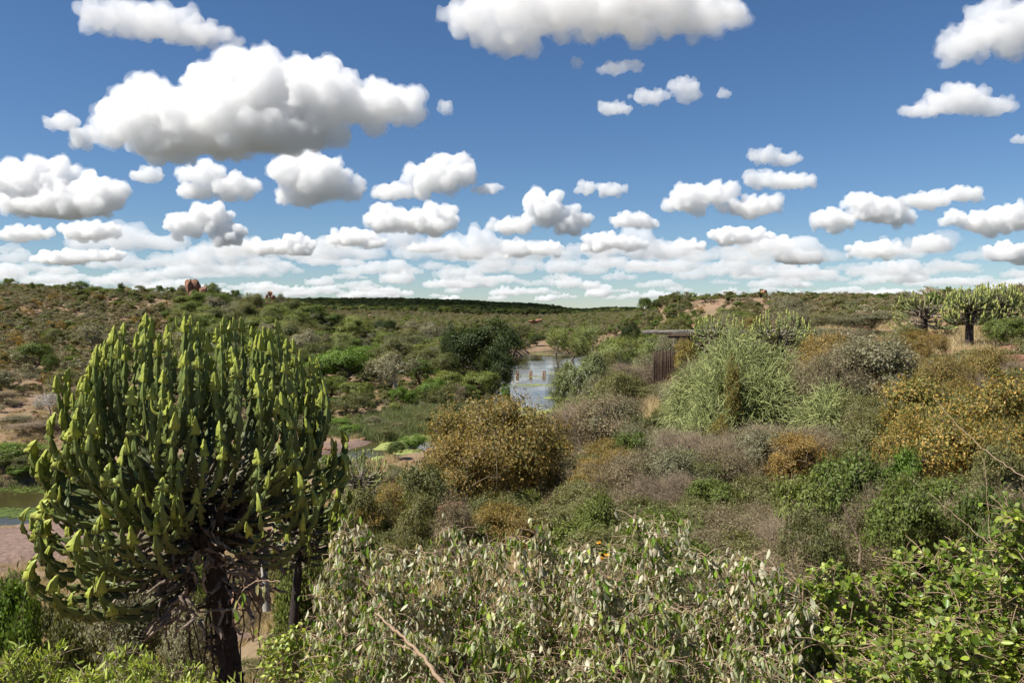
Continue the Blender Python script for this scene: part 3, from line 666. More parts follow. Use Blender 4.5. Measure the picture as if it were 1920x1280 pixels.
small_euphorbia(1735, 540, 120, 47, 62, 'low spreading candelabra euphorbia on the right skyline, thin outer arms on its left', n=90, seed=25, group=None, flat=True, powr=.5)
small_euphorbia(1818, 534, 92, 41, 62, 'candelabra euphorbia with tall bare dark trunk on the right slope', n=170, seed=26, trunk_w=.2, group=None, ybase=655)
small_euphorbia(1868, 527, 92, 44, 66, 'round dense candelabra euphorbia close to the right edge, on the skyline', n=170, seed=27, group=None)
print('euph', round(time.time() - T0, 1))

# ------------------------------------------------------------------ pencil bushes
def pencil_bush(px, ytop, wpx, d, label, n, seed, ybase=None):
    rng = np.random.default_rng(seed); g = pos(px, d); zb = g.z; w = wpx * d / F / 2; h = zat(ytop, d) - zb
    root = link('pencil_bush', None, loc=(g.x, g.y, zb)); tag(root, label, 'shrub')
    tp = crown_tips(rng, 60, w * .62, h * .15, h * .8, 'dome')
    nodes, par, ww = skeleton(rng, [np.array([math.cos(a) * w * .3, math.sin(a) * w * .3, h * .4]) for a in rng.uniform(0, 6.28, 5)], tp, 3)
    mb = MB(); wood(mb, nodes, par, ww, .09, 5); link('stems', mb.mesh('stems', [M['twig']]), root)
    lob = [(math.cos(a) * .55, math.sin(a) * .55, z, r) for a, z, r in ((.2, .55, .55), (1.6, .5, .6), (2.9, .4, .55), (4.1, .45, .55), (5.2, .38, .6))] + [(0, 0, .66, .62), (.1, -.5, .3, .6)]
    # every twig is an arching green rod that forks once or twice
    k = 6; ws = np.array([1.] * len(lob)); L = np.array(lob)
    ci = rng.integers(0, len(lob), n); D = unit(rng.normal(size=(n, 3)) + [0, 0, .35])
    P0 = (L[ci, :3] + D * L[ci, 3:4] * rng.uniform(.2, .75, (n, 1))) * [w, w, h]
    P0[:, 2] = np.maximum(P0[:, 2], .05)
    ln = rng.uniform(.25, .6, (n, 1)); out = D + rng.normal(size=(n, 3)) * .45
    t = np.linspace(0, 1, k)[None, :, None]
    path = P0[:, None] + unit(out)[:, None] * ln[:, None] * t + np.array([0, 0, -1]) * (t ** 2) * (rng.uniform(-.1, .38, (n, 1, 1))) + rng.normal(size=(n, k, 3)) * .012 * (t > 0)
    path[..., 2] = np.maximum(path[..., 2], .03)
    T = unit(np.gradient(path, axis=1)); ref = unit(rng.normal(size=(n, 1, 3))); N1 = unit(np.cross(T, ref)); N2 = np.cross(T, N1)
    r = (np.linspace(1, .6, k)[None, :, None] * rng.uniform(.0085, .014, (n, 1, 1)))
    Vv = np.stack([path + r * N1, path + r * (-.5 * N1 + .87 * N2), path + r * (-.5 * N1 - .87 * N2)], 2).reshape(-1, 3)
    b = (np.arange(n)[:, None] * k + np.arange(k - 1)[None]).ravel()[:, None] * 3; j = np.arange(3); jn = (j + 1) % 3
    Fa = np.stack([b + j, b + jn, b + 3 + jn, b + 3 + j], -1).reshape(-1, 4)
    mb = MB(); mb.add(Vv, Fa); link('twigs', mb.mesh('twigs', [M['pencil']]), root)['kind'] = 'stuff'
    HERO.append((g.x, g.y, w * .8))
pencil_bush(1380, 640, 268, 27, 'huge dome of thin pale green pencil-like twigs in front of the hut and two euphorbias', 15000, 31)
pencil_bush(1560, 738, 130, 24, 'low straggly pale green pencil-twig bush to the right of the huge dome-shaped one', 3600, 32)
pencil_bush(1330, 760, 120, 25, 'small pale green pencil-twig bush at the left foot of the huge dome-shaped one', 3000, 33)

# ------------------------------------------------------------------ hut, piers, rocks
def box(mb, c, s, rz=0, m=0, jit=0, rng=None):
    v = np.array([[x, y, z] for x in (-.5, .5) for y in (-.5, .5) for z in (-.5, .5)]) * s
    if jit: v = v + rng.normal(size=v.shape) * jit
    cs, sn = math.cos(rz), math.sin(rz); v = np.stack([v[:, 0] * cs - v[:, 1] * sn, v[:, 0] * sn + v[:, 1] * cs, v[:, 2]], 1) + c
    mb.add(v, [[0, 1, 3, 2], [4, 6, 7, 5], [0, 4, 5, 1], [2, 3, 7, 6], [0, 2, 6, 4], [1, 5, 7, 3]], m)
def hut():
    rng = np.random.default_rng(3); d = 46.0; k = d / F
    X = lambda p: (p - 960) * k
    gx, gy = X(1262), d; root = link('viewing_hut', None, loc=(gx, gy, 0)); tag(root, 'wooden lookout hut with flat roof of rough poles and a dark log screen', 'hut')
    zr = zat(623, d); zf = zat(712, d)
    def part(name, mat, fn, parent=root, sm=False):
        mb = MB(); fn(mb); return link(name, mb.mesh(name, [M[mat]], sm), parent)
    # roof of long poles
    roof = None
    L0, L1 = X(1196) - gx, X(1500) - gx
    for i in range(13):
        y = -1.3 + i * .26; e0 = L0 + rng.uniform(0, .5) + (0.15 * i * .4); 
        pth = [[e0 + (L1 - e0) * t, y + rng.normal() * .03, zr + .02 * math.sin(t * 9 + i) + rng.normal() * .012 + .05 * (i % 2)] for t in np.linspace(0, 1, 9)]
        f = lambda mb: mb.add(*tube(pth, np.linspace(.052, .036, 9) * rng.uniform(.8, 1.2), 6))
        if roof is None: roof = part('roof', 'log', f)
        else: part('pole', 'log', f, roof)
    for i in range(16):   # brushwood and short offcuts on the poles
        x = rng.uniform(L0 + .8, L1); f = lambda mb: mb.add(*tube([[x, -1.2, zr + .12], [x + rng.uniform(-.3, .3), 0, zr + .14], [x + rng.uniform(-.4, .4), 1.7, zr + .10]], .025, 5)); part('cross_pole', 'log', f, roof)
    # beam, posts
    part('beam', 'darkplank', lambda mb: box(mb, [2.6, -1.15, zr - .18], [6.2, .14, .2]))
    for px in (1262, 1312, 1420, 1490):
        x = X(px) - gx; part('post', 'log', lambda mb: mb.add(*tube([[x, -1.15, zf - .4], [x + .02, -1.15, zr - .6], [x, -1.15, zr - .05]], .055, 8)))
    for px in (1275, 1360, 1490):
        x = X(px) - gx; part('post', 'log', lambda mb: mb.add(*tube([[x, 1.6, zf - .4], [x, 1.6, zr - .05]], .06, 8)))
    # screen of upright dark logs at the left
    x = X(1219) - gx; x1 = X(1259) - gx; sc = None; zt = zat(656, d)
    while x < x1:
        w = rng.uniform(.075, .13); a = zt + rng.uniform(-.04, .02)
        f = lambda mb: mb.add(*tube([[x, -1.25 + rng.normal() * .01, zf - .4], [x + rng.normal() * .01, -1.25, (zf + a) / 2], [x + rng.normal() * .01, -1.25, a], [x, -1.25, a + .005]], [w / 2 * 1.05, w / 2, w / 2 * .95, .005], 7))
        if sc is None: sc = part('screen', 'darkplank', f)
        else: part('log', 'darkplank', f, sc)
        x += w * .97
    # closed part of the hut: plank walls
    wall = None
    for i in range(22):
        xx = X(1283) - gx + i * .26; f = lambda mb: box(mb, [xx, -.9 + .004 * (i % 3), (zf + zr) / 2 - .1], [.25, .03, zr - zf - .1], 0, 0, .004, rng)
        if wall is None: wall = part('wall', 'rockgrey', f)
        else: part('plank', 'log' if i % 3 else 'darkplank', f, wall)
    part('side_wall', 'darkplank', lambda mb: box(mb, [X(1279) - gx, .3, (zf + zr) / 2 - .1], [.04, 2.3, zr - zf - .1]))
    part('floor', 'darkplank', lambda mb: box(mb, [2.5, .2, zf], [7, 3, .1]))
    HERO.append((gx + 1, gy, 2.4)); HERO.append((gx + 4, gy, 2.2))
hut()
def pier(px, d, label):
    rng = np.random.default_rng(px); x = (px - 960) / F * d; root = link('stone_pier', None, loc=(x, d, -.9))
    tag(root, label, 'pier', 'stone piers in the river')
    z = 0
    for r in range(7):
        h = .36
        for c in range(2):
            mb = MB(); box(mb, [(c - .5) * .62 + rng.normal() * .02, rng.normal() * .02, z + h / 2], [.61, 1.15, h - .02], 0, 0, .02, rng); link('block', mb.mesh('block', [M['pierstone']]), root)
        z += h
    mb = MB(); box(mb, [0, 0, z + .08], [1.05, 1.0, .15], 0, 0, .05, rng); link('cap', mb.mesh('cap', [M['rockgrey']]), root)
for px, l in ((970, 'low reddish stone pier standing in the river, left of the three clear ones'), (995, 'low reddish stone pier standing in the river, middle one of three, small knob on top'),
              (1020, 'low reddish stone pier standing in the river, right of the three, nearest the pale tree'), (947, 'reddish stone pier half hidden by the dark tree at the river bank')): pier(px, 288, l)

ROCKM = []
for s in range(6):
    bm = bmesh.new(); bmesh.ops.create_icosphere(bm, subdivisions=4, radius=1); rg = np.random.default_rng(s)
    cuts = [(Vector(unit(rg.normal(size=3))), rg.uniform(.45, .72)) for _ in range(9)]
    for v in bm.verts:
        p = v.co.copy()
        for n_, dd in cuts:
            q = p.dot(n_)
            if q > dd: p -= n_ * (q - dd)
        from mathutils import noise as mn
        p += v.co.normalized() * (mn.fractal(p * 2.1 + Vector((s * 7, 0, 0)), 1, 2, 5) * .07 + mn.fractal(p * 6 + Vector((s, 3, 0)), 1, 2, 3) * .02)
        v.co = p
    me = bpy.data.meshes.new('boulder'); bm.to_mesh(me); bm.free(); me.materials.append(M['rock']); me2 = me.copy(); me2.materials.clear(); me2.materials.append(M['rockgrey'])
    ROCKM.append((me, me2))
def rock(px, py, wpx, hpx, d, label, grey=False, group=None, sink=.35, name='boulder', ysc=.8, parent=None, z=None):
    k = d / F; w = wpx * k / 2 / .85; h = hpx * k / .85
    loc = Vector(((px - 960) * k, d, z if z is not None else zat(py, d) + h * .5 * (.0)))
    me = random.choice(ROCKM)[1 if grey else 0]
    o = link(name, me, loc=loc, rot=(random.uniform(-.15, .15), random.uniform(-.15, .15), random.uniform(0, 6.28)), scale=(w, w * ysc, h * .5 / .9))
    if label: tag(o, label, 'rock', group)
    return o
rock(1176, 728, 46, 38, 50, 'red boulder at the foot of the brown slope, left of the hut')
rock(1300, 610, 10, 8, 120, 'small round red stone in the brush above the hut')
rock(1905, 690, 95, 56, 27, 'dark red-brown boulder at the right edge among orange leaves', ysc=1.0)
rock(1545, 652, 60, 20, 44, 'flat brown rock in the grey scrub right of the euphorbia pair')
rock(1148, 868, 50, 44, 30, 'reddish rock showing in the gap right of the rusty shrub')
rock(1102, 905, 50, 30, 27, 'low reddish rock under the right side of the rusty shrub')
rock(842, 958, 50, 28, 16, 'dull red rock between the rusty shrub and the silver-leaved shrubs')
rock(1180, 905, 36, 30, 26, 'reddish broken rock below the gap in the brown scrub')
# bedrock slabs
def slab(px, d, rx, ry, hgt, label, seed, grey=False):
    rng = np.random.default_rng(seed); g = pos(px, d); n = 46; a, b = np.meshgrid(np.linspace(-1, 1, n), np.linspace(-1, 1, n)); x = a * rx; y = b * ry
    r = np.hypot(a, b); e = np.clip(1 - r * (1 + .18 * fbm(a * 9 + seed, b * 9, 3)), -.3, 1)
    base = H((x + g.x).ravel(), (y + g.y).ravel()).reshape(n, n)
    z = base + hgt * np.clip(e * 2.2, -.25, 1) ** 1 + fbm(x, y, 1.7) * .12 + np.round(fbm(x, y, 4.5) * 2.2) * .12 * np.clip(e * 4, 0, 1) - .12
    V = np.stack([x, y, z - g.z], -1).reshape(-1, 3); i = np.arange(n - 1)[:, None] * n + np.arange(n - 1)[None]; Fa = np.stack([i, i + 1, i + n + 1, i + n], -1).reshape(-1, 4)
    o = link('bedrock_slab', mk_mesh('bedrock_slab', V, [Fa], [M['rockgrey' if grey else 'rock']], [0]), loc=g); tag(o, label, 'rock'); HERO.append((g.x, g.y, min(rx, ry) * .75)); HERO.append((g.x + rx * .5, g.y, min(rx, ry) * .6)); HERO.append((g.x - rx * .5, g.y, min(rx, ry) * .6))
slab(55, 72, 11, 11, 1.0, 'broad pinkish bedrock slab sloping to the pool at the left edge', 1, True)
slab(450, 45, 4.6, 4.0, .5, 'flat pinkish bedrock seen behind the trunk of the big front euphorbia', 2, False)
slab(300, 52, 4.5, 4, .6, 'reddish rock shelf seen under the crown of the big front euphorbia', 3, False)
slab(690, 130, 9, 8, .35, 'bare grey rock shelf in the dry river bed above the small euphorbia', 4, True)
#slab(1000, 482, 22, 9, 1.2, 'pale sandy bank at the far bend of the river', 5, True)
# kopje outcrops
def outcrop(name, blocks, d, label):
    c = np.mean([b[0] for b in blocks]); g = pos(c, d); root = link('rock_outcrop', None, loc=g); tag(root, label, 'rock outcrop')
    for (px, py, w, h, dd) in blocks:
        k = d / F; o = rock(px, py, w, h, d + dd, None, name='boulder'); o.parent = root; o.location = o.location - g
    HERO.append((g.x, g.y, 3))
random.seed(11)
outcrop('o', [(356, 536, 18, 26, -3), (369, 537, 22, 28, 0), (381, 548, 16, 22, -2), (362, 552, 12, 16, -5), (374, 556, 14, 12, -6), (390, 552, 8, 10, 0)], 347, 'tall cracked red rock outcrop on the left skyline ridge')
outcrop('o', [(506, 551, 9, 15, 0), (500, 556, 8, 8, -3), (513, 557, 8, 8, -2)], 345, 'small pointed reddish outcrop at the right end of the left ridge')
outcrop('o', [(583, 583, 14, 12, 0), (575, 588, 14, 8, -3), (594, 586, 9, 10, 0)], 335, 'pinkish rocks at the right foot of the left ridge')
outcrop('o', [(621, 592, 8, 16, 0), (626, 598, 8, 10, -2)], 330, 'narrow upright pinkish rock on the low end of the left ridge')
outcrop('o', [(1358, 560, 22, 20, 0), (1350, 566, 14, 14, -4), (1370, 568, 16, 12, -4)], 452, 'red rock outcrop in the middle of the right-hand hilltop')
outcrop('o', [(1430, 549, 18, 14, 0), (1421, 555, 16, 10, -3), (1410, 560, 14, 10, -6)], 455, 'orange-red rocks on the highest point of the right-hand hill')
outcrop('o', [(1520, 556, 12, 12, 0), (1512, 562, 10, 8, -3)], 450, 'small brown rock knob on the right-hand skyline')
outcrop('o', [(1632, 557, 18, 9, 0), (1646, 560, 12, 8, -2)], 440, 'low reddish rocks on the skyline left of the right-hand euphorbias')
outcrop('o', [(1262, 572, 22, 10, 0), (1240, 580, 26, 8, -5), (1290, 578, 18, 8, -3)], 440, 'bare reddish ledges at the left end of the right-hand hill')
outcrop('o', [(1000, 603, 22, 8, 0), (1012, 600, 14, 6, 4)], 700, 'reddish bare bank above the far river bend')
print('hut', round(time.time() - T0, 1))

# ------------------------------------------------------------------ algae and lily pads on the water
def blob(rng, cx, cy, rx, ry, z, n=26, wob=.25, rot=0):
    a = np.arange(n) * 2 * math.pi / n; r = 1 + wob * (np.sin(a * 2 + rng.uniform(0, 6)) * .5 + np.sin(a * 3 + rng.uniform(0, 6)) * .4 + np.sin(a * 5 + rng.uniform(0, 6)) * .3 + rng.normal(size=n) * .15)
    x, y = np.cos(a) * r * rx, np.sin(a) * r * ry; c, s = math.cos(rot), math.sin(rot)
    V = np.stack([cx + x * c - y * s, cy + x * s + y * c, np.full(n, z)], 1); V = np.vstack([V, [[cx, cy, z + .01]], V - [0, 0, .02]])
    j = np.arange(n); jn = (j + 1) % n
    return V, np.stack([np.full(n, n), j, jn], 1), np.stack([j, n + 1 + j, n + 1 + jn, jn], 1)
def mat_of_algae(label, blobs, name='algae_mat', mat='algae'):
    rng = np.random.default_rng(len(label)); mb = MB()
    blobs = list(blobs) + [(b[0] + rng.normal() * b[2] * 9 / b[1] * 100, b[1] + rng.normal() * b[3] * .9, b[2] * rng.uniform(.04, .2), b[3] * rng.uniform(.04, .18)) for b in blobs for _ in range(14)]
    for i, (px, d, rx, ry) in enumerate(blobs):
        V, Ft, Fq2 = blob(rng, (px - 960) / F * d, d, rx, ry, .03 + .0011 * i); mb.add(V, Ft); mb.add(V[:0], Ft[:0]) if 0 else None
        mb.Fq.setdefault((4, 0), []).append(Fq2 + mb.n - len(V))
    tag(link(name, mb.mesh(name, [M[mat]])), label, 'algae', kind='stuff')
mat_of_algae('long yellow-green algae streak across the river just below the piers', [(975, 248, 6.5, 1.2), (1000, 252, 5, 1.0), (1022, 250, 4, 1.6)])
mat_of_algae('thin algae streak between the piers', [(985, 290, 4, 1.0), (1008, 284, 3.5, 1.2), (1050, 300, 5, 2)])
mat_of_algae('wide yellow-green algae sheet filling the near end of the river', [(1025, 176, 5.5, 5), (1045, 180, 5, 7), (1000, 172, 6, 4), (1030, 166, 6, 4), (985, 186, 2.5, 3), (1040, 212, 3, 3)])
mat_of_algae('algae rim along the sandy bank at the far river bend', [(985, 462, 9, 3), (1010, 468, 7, 2), (1035, 440, 8, 3)])
mat_of_algae('bright algae filling the small pool beside the grey rock shelf', [(712, 122, 1.6, 2), (735, 134, 3, 4.5), (760, 128, 3, 3), (775, 142, 4, 4), (700, 114, 2, 2)])
rng = np.random.default_rng(9); mb = MB()
for k in range(900):
    far = rng.random() < .35; px = rng.uniform(-40, 92); d = (rng.uniform(99, 103.5) - (px * .015) if far else rng.uniform(86.5, 90.5) - px * .012) + rng.normal() * .6
    r = rng.uniform(.1, .28); V, Ft, Fq2 = blob(rng, (px - 960) / F * d, d, r, r, .02 + rng.uniform(0, .02), 8, .05); mb.add(V, Ft)
tag(link('lily_pads', mb.mesh('lily_pads', [M['midgreen']])), 'green floating lily pads along both edges of the brown pool at left', 'lily pads', kind='stuff')

# ------------------------------------------------------------------ plants placed one by one
random.seed(5)
PL = [
 # key, px, ytop, wpx, d, label
 ('near_rust', 935, 722, 300, 24, 'tall rusty brown shrub with bushy rounded top in the middle, in front of the river'),
 ('near_rust', 880, 790, 230, 22, 'lower left shoulder of rusty foliage beside the tall rusty shrub in the middle'),
 ('near_orange', 1000, 770, 190, 26, 'rusty orange shrub pressed against the right side of the tall rusty shrub'),
 ('near_olive', 800, 850, 170, 21, 'olive shrub with rusty tips at the left foot of the tall rusty shrub'),
 ('near_rust', 760, 880, 130, 27, 'brownish shrub between the small euphorbia and the tall rusty shrub'),
 ('near_olive', 775, 925, 130, 17, 'low olive shrub above the left part of the silver-leaved shrubs'),
 ('near_brown', 850, 925, 120, 15, 'low brown twiggy bush under the tall rusty shrub'),
 ('near_olive', 1085, 905, 150, 18, 'yellowish olive bush below the rusty shrub on its right'),
 ('near_green', 1120, 930, 120, 14, 'small green bush above the middle of the silver-leaved shrubs'),
 ('near_brown', 1060, 815, 90, 30, 'narrow brown brush at the right edge of the tall rusty shrub'),
 ('pale_tree', 1108, 655, 140, 56, 'grey-green tree with pale crooked branches at the right bank of the river'),
 ('near_green', 1118, 760, 100, 53, 'dark green bush at the foot of the grey-green tree with pale branches'),
 ('near_fresh', 1060, 790, 100, 60, 'fresh green bush below the grey-green tree, beside the algae sheet'),
 ('near_brown', 1165, 745, 150, 44, 'brown shrub in front of the red boulder'),
 ('near_grey', 1195, 800, 190, 33, 'grey-green twiggy shrub on the slope left of the pencil bush'),
 ('near_brown', 1140, 830, 170, 28, 'brown twiggy shrub right of the tall rusty shrub'),
 ('near_olive', 1225, 720, 110, 42, 'olive shrub below the log screen of the hut'),
 ('near_brown', 1200, 880, 170, 22, 'brown and olive shrub above the right part of the silver-leaved shrubs'),
 ('bare_shrub', 1275, 800, 160, 27, 'bare grey shrub at the left foot of the big pencil bush'),
 ('bare_shrub', 1370, 815, 190, 21, 'bare grey-purple twig bush right under the big pencil bush'),
 ('near_grey', 1300, 850, 170, 19, 'grey twiggy bush below the big pencil bush'),
 ('bare_shrub', 1470, 800, 190, 22, 'bare grey twig bush between the two right pencil bushes'),
 ('near_green', 1340, 900, 130, 16, 'dark green bush in the shaded hollow under the grey twigs'),
 ('near_brown', 1260, 915, 130, 17, 'brown bush left of the shaded hollow'),
 ('near_orange', 1290, 628, 70, 43.5, 'small golden shrub growing against the front of the hut'),
 ('near_orange', 1370, 665, 60, 25.2, 'golden leaves poking out of the big pencil bush near its top'),
 ('near_orange', 1345, 775, 60, 24.3, 'patch of golden leaves at the foot of the big pencil bush'),
 ('near_grey', 1560, 615, 200, 42, 'wide grey-green thorn shrub right of the euphorbia pair'),
 ('near_brown', 1530, 655, 150, 38, 'brownish thorn shrub below the right euphorbia of the pair'),
 ('near_grey', 1625, 585, 190, 50, 'grey-green thorn shrub with flat top on the right skyline'),
 ('near_grey', 1480, 700, 140, 33, 'grey shrub at the right shoulder of the big pencil bush'),
 ('near_brown', 1590, 690, 160, 32, 'brown-grey shrub left of the orange shrubs'),
 ('near_grey', 1660, 660, 140, 33, 'grey shrub behind the olive-gold shrub on the right slope'),
 ('near_olive', 1690, 610, 110, 38, 'olive shrub under the low spreading euphorbia'),
 ('near_rust', 1732, 612, 105, 36, 'mottled olive and gold shrub left of the dark euphorbia trunk'),
 ('near_green', 1882, 595, 110, 38, 'green bush right behind the dark euphorbia trunk'),
 ('near_grey', 1925, 590, 100, 42, 'grey shrub at the right edge below the round euphorbia'),
 ('near_rust', 1700, 655, 150, 27, 'olive shrub with orange tips above the bright orange shrubs'),
 ('near_olive', 1800, 655, 150, 30, 'olive bush above the dark red-brown boulder'),
 ('near_rust', 1850, 642, 150, 24, 'olive and gold shrub rising behind the orange group, under the round euphorbia'),
 ('near_rust', 1770, 655, 120, 22, 'loose olive-gold shrub directly behind the leftmost orange shrub'),
 ('near_orange', 1745, 690, 230, 17, 'bright orange shrub, leftmost of the orange group at right'),
 ('near_orange', 1850, 690, 220, 15, 'bright orange shrub at right, below the dark red-brown boulder'),
 ('near_orange', 1800, 770, 240, 13, 'bright orange shrub, lower one in the orange group at right'),
 ('near_orange', 1905, 770, 170, 12, 'orange shrub against the right edge under the boulder'),
 ('near_orange', 1690, 765, 130, 16, 'small orange shrub at the lower left of the orange group'),
 ('near_brown', 1640, 770, 140, 22, 'brown scrub left of the orange group'),
 ('near_grey', 1560, 800, 150, 20, 'grey-brown scrub under the low straggly pencil bush'),
 ('near_fresh', 1690, 828, 110, 11.5, 'fresh green bush below the orange group'),
 ('near_green', 1590, 850, 210, 11, 'green shrub with pale young shoots right of the shaded hollow'),
 ('near_green', 1500, 880, 190, 11, 'green shrub left part of the tangled belt above the broad-leaved vines'),
 ('near_brown', 1650, 900, 150, 9.5, 'twiggy brown shrub inside the green tangled belt'),
 ('near_green', 1700, 905, 200, 8.5, 'dark green shrub in the tangled belt right above the broad-leaved vines'),
 ('near_green', 1850, 900, 190, 7.5, 'green shrub at right between the orange group and the broad-leaved vines'),
 ('near_olive', 1900, 830, 160, 9.5, 'mottled olive shrub at the right edge under the orange group'),
 ('near_olive', 1420, 895, 150, 14, 'olive bush right of the shaded hollow'),
 ('near_brown', 1440, 950, 140, 12, 'dry brown bush above the right end of the silver-leaved shrubs'),
 ('near_olive', 1540, 950, 150, 8.5, 'olive shrub above the left end of the broad-leaved vines'),
 # left, under and behind the big euphorbia
 ('near_grey', 250, 1085, 290, 15, 'silvery small-leaved shrub under the left half of the big euphorbia crown'),
 ('near_olive', 80, 1085, 190, 17, 'olive-green small-leaved shrub at the left edge under the bedrock slab'),
 ('near_olive', 170, 1060, 150, 24, 'dull green shrub on the slope between slab and silvery shrub'),
 ('near_grey', 340, 1150, 190, 13, 'pale grey small-leaved shrub left of the black euphorbia trunk'),
 ('bare_shrub', 468, 985, 120, 33, 'leafless grey thorn bush behind the black euphorbia trunk'),
 ('near_green', 365, 985, 110, 36, 'green bush seen through the gap left of the black trunk'),
 ('near_olive', 570, 930, 150, 27, 'olive bush to the right of the shaded second euphorbia'),
 ('near_green', 620, 950, 150, 22, 'dark green bush below the small euphorbia'),
 ('near_olive', 690, 915, 130, 24, 'olive bush under the small euphorbia by the dry pool'),
 ('near_green', 560, 1010, 150, 17, 'green bush behind the left end of the silver-leaved shrubs'),
 ('near_fresh', -15, 1065, 200, 10.5, 'dark leafy green bush cut by the left edge beside the slab'),
 # river flat
 ('shrub_olive', 600, 872, 90, 95, 'olive bush low beside the right flank of the big euphorbia'),
 ('near_green', 742, 828, 50, 118, 'round dark green bush by the bright algae pool'),
 ('shrub_fresh', 778, 808, 60, 132, 'feathery green bush right of the bright algae pool'),
 ('shrub_olive', 720, 800, 60, 140, 'khaki bush at the back of the bright algae pool'),
 ('shrub_grey', 700, 782, 60, 150, 'grey-green bush in the middle of the reed flat'),
 ('shrub_olive', 790, 772, 70, 158, 'olive bush at the back of the reed flat, right side'),
 ('shrub_brown', 745, 790, 44, 148, 'brown dry bush on the reed flat behind the algae pool'),
 ('shrub_fresh', 640, 780, 70, 150, 'fresh green bush at the back of the reed flat, left side'),
 ('shrub_fresh', 660, 795, 60, 142, 'fresh green bush on the reed flat, left end'),
 ('shrub_green' if 0 else 'shrub_olive', 660, 735, 110, 165, 'wide olive bush below the bright green tree'),
 ('shrub_olive', 600, 760, 80, 165, 'olive bush touching the right flank of the big euphorbia'),
 ('tree_green', 700, 668, 100, 222, 'round green tree between the bright green tree and the grey-crowned tree'),
 ('tree_green', 785, 668, 100, 214, 'round green tree right behind the grey-crowned tree'),
 ('tree_olive', 838, 662, 100, 228, 'olive round tree left of the large dark tree, in front of the wood'),
 ('tree_green', 620, 700, 90, 186, 'green tree low in front of the bright green tree'),
 ('tree_green', 665, 712, 90, 180, 'green bushy tree left of the leaning white trunk'),
 ('tree_green', 838, 690, 80, 200, 'green tree at the left foot of the large dark tree'),
 ('tree_fresh', 690, 642, 80, 262, 'fresh green tree in the wood above the grey-crowned tree, left'),
 ('tree_grey', 735, 652, 112, 188, 'grey-crowned tree with leaning white trunk left of the river'),
 ('shrub_fresh', 752, 720, 62, 178, 'bright green round bush under the grey-crowned tree'),
 ('shrub_fresh', 808, 708, 74, 184, 'brightest green round bush right of the grey-crowned tree'),
 ('tree_fresh', 642, 645, 130, 205, 'bright green broad tree left of the grey-crowned tree'),
 ('tree_fresh', 590, 676, 110, 208, 'green tree just right of the big euphorbia crown'),
 ('tree_dark', 900, 600, 165, 222, 'large dark green tree at the left bank of the river, tallest one there'),
 ('tree_dark', 935, 650, 74, 208, 'dark green tree leaning to the water at the right foot of the large dark tree'),
 ('tree_dark', 855, 606, 70, 245, 'dark green tree behind the left shoulder of the large dark tree'),
 ('tree_green', 905, 690, 90, 196, 'mid green tree in front of the large dark tree'),
 ('tree_green', 870, 715, 60, 190, 'green bush-like tree at the bank below the large dark tree'),
 ('shrub_brown', 863, 718, 34, 180, 'grey-brown bush right of the brightest green round bush'),
 ('shrub_fresh', 945, 722, 30, 190, 'fresh green bush at the edge of the water below the dark trees'),
 ('tree_olive', 800, 650, 90, 235, 'olive-green tree between grey-crowned tree and large dark tree'),
 ('tree_olive', 760, 625, 100, 285, 'olive-green rounded tree behind the grey-crowned tree'),
 ('tree_grey', 735, 625, 70, 262, 'greyish tree above the grey-crowned tree'),
 ('tree_grey', 810, 598, 60, 330, 'blue-grey rounded tree left of the dark trees'),
 ('tree_olive', 640, 622, 90, 290, 'olive tree behind the bright green broad tree'),
 ('tree_grey', 600, 630, 80, 275, 'grey-green tree on the foot of the left ridge'),
 ('tree_olive', 680, 600, 70, 360, 'pale olive tree in the wood below the dark plateau, left'),
 ('tree_dark', 720, 598, 50, 380, 'small dark tree in the wood below the dark plateau'),
 ('tree_grey', 770, 600, 60, 380, 'grey-green tree in the wood below the brown slope'),
 # right bank
 ('tree_dark', 1008, 626, 38, 500, 'dark round tree above the far river bend'),
 ('tree_olive', 975, 605, 60, 520, 'olive trees clump above the far left bank of the river'),
 ('tree_lime', 1070, 600, 100, 340, 'wide feathery yellow-green tree on the right bank'),
 ('tree_lime', 1105, 592, 80, 370, 'feathery yellow-green tree behind the wide one on the right bank'),
 ('tree_olive', 1045, 612, 50, 420, 'olive tree at the right bank near the far bend'),
 ('tree_lime', 1165, 622, 120, 220, 'broad yellow-green tree left of the hut roof'),
 ('tree_olive', 1140, 650, 90, 190, 'olive tree behind the grey-green tree with pale branches'),
 ('tree_dark', 1170, 662, 44, 150, 'dark green tree below the broad yellow-green tree'),
 ('tree_dark', 1180, 602, 40, 330, 'dark tree left above the hut roof'),
 ('tree_lime', 1225, 628, 80, 160, 'yellow-green tree seen under the hut roof behind the log screen'),
 ('tree_olive', 1255, 660, 90, 120, 'olive tree behind the log screen'),
 ('tree_lime', 1205, 665, 90, 120, 'pale green tree left of the log screen'),
 ('tree_olive', 1130, 680, 60, 130, 'olive bushy tree close behind the pale-branched tree'),
 ('tree_olive', 1262, 590, 80, 290, 'olive-green tree on the slope above the hut roof'),
 ('tree_green', 1285, 585, 40, 300, 'green tree above the left euphorbia of the pair'),
 ('tree_green', 1208, 553, 34, 440, 'bushy dark green tree on the left end of the right-hand hilltop'),
 ('tree_green', 1322, 554, 56, 430, 'wide dark green tree on the right-hand hill left of the red outcrop'),
 ('tree_green', 1385, 552, 60, 425, 'dark green tree right below the red outcrop'),
 ('tree_green', 1465, 548, 22, 450, 'round tree right of the orange-red rocks on the hilltop'),
 ('tree_green', 1518, 546, 18, 450, 'small round tree standing on the brown rock knob'),
 ('tree_green', 1428, 540, 14, 456, 'tiny tree on top of the orange-red rocks'),
 ('tree_green', 1600, 557, 14, 440, 'tiny dark tree on the skyline left of the low reddish rocks'),
 ('tree_green', 1655, 554, 12, 440, 'tiny round tree on the skyline by the low reddish rocks'),
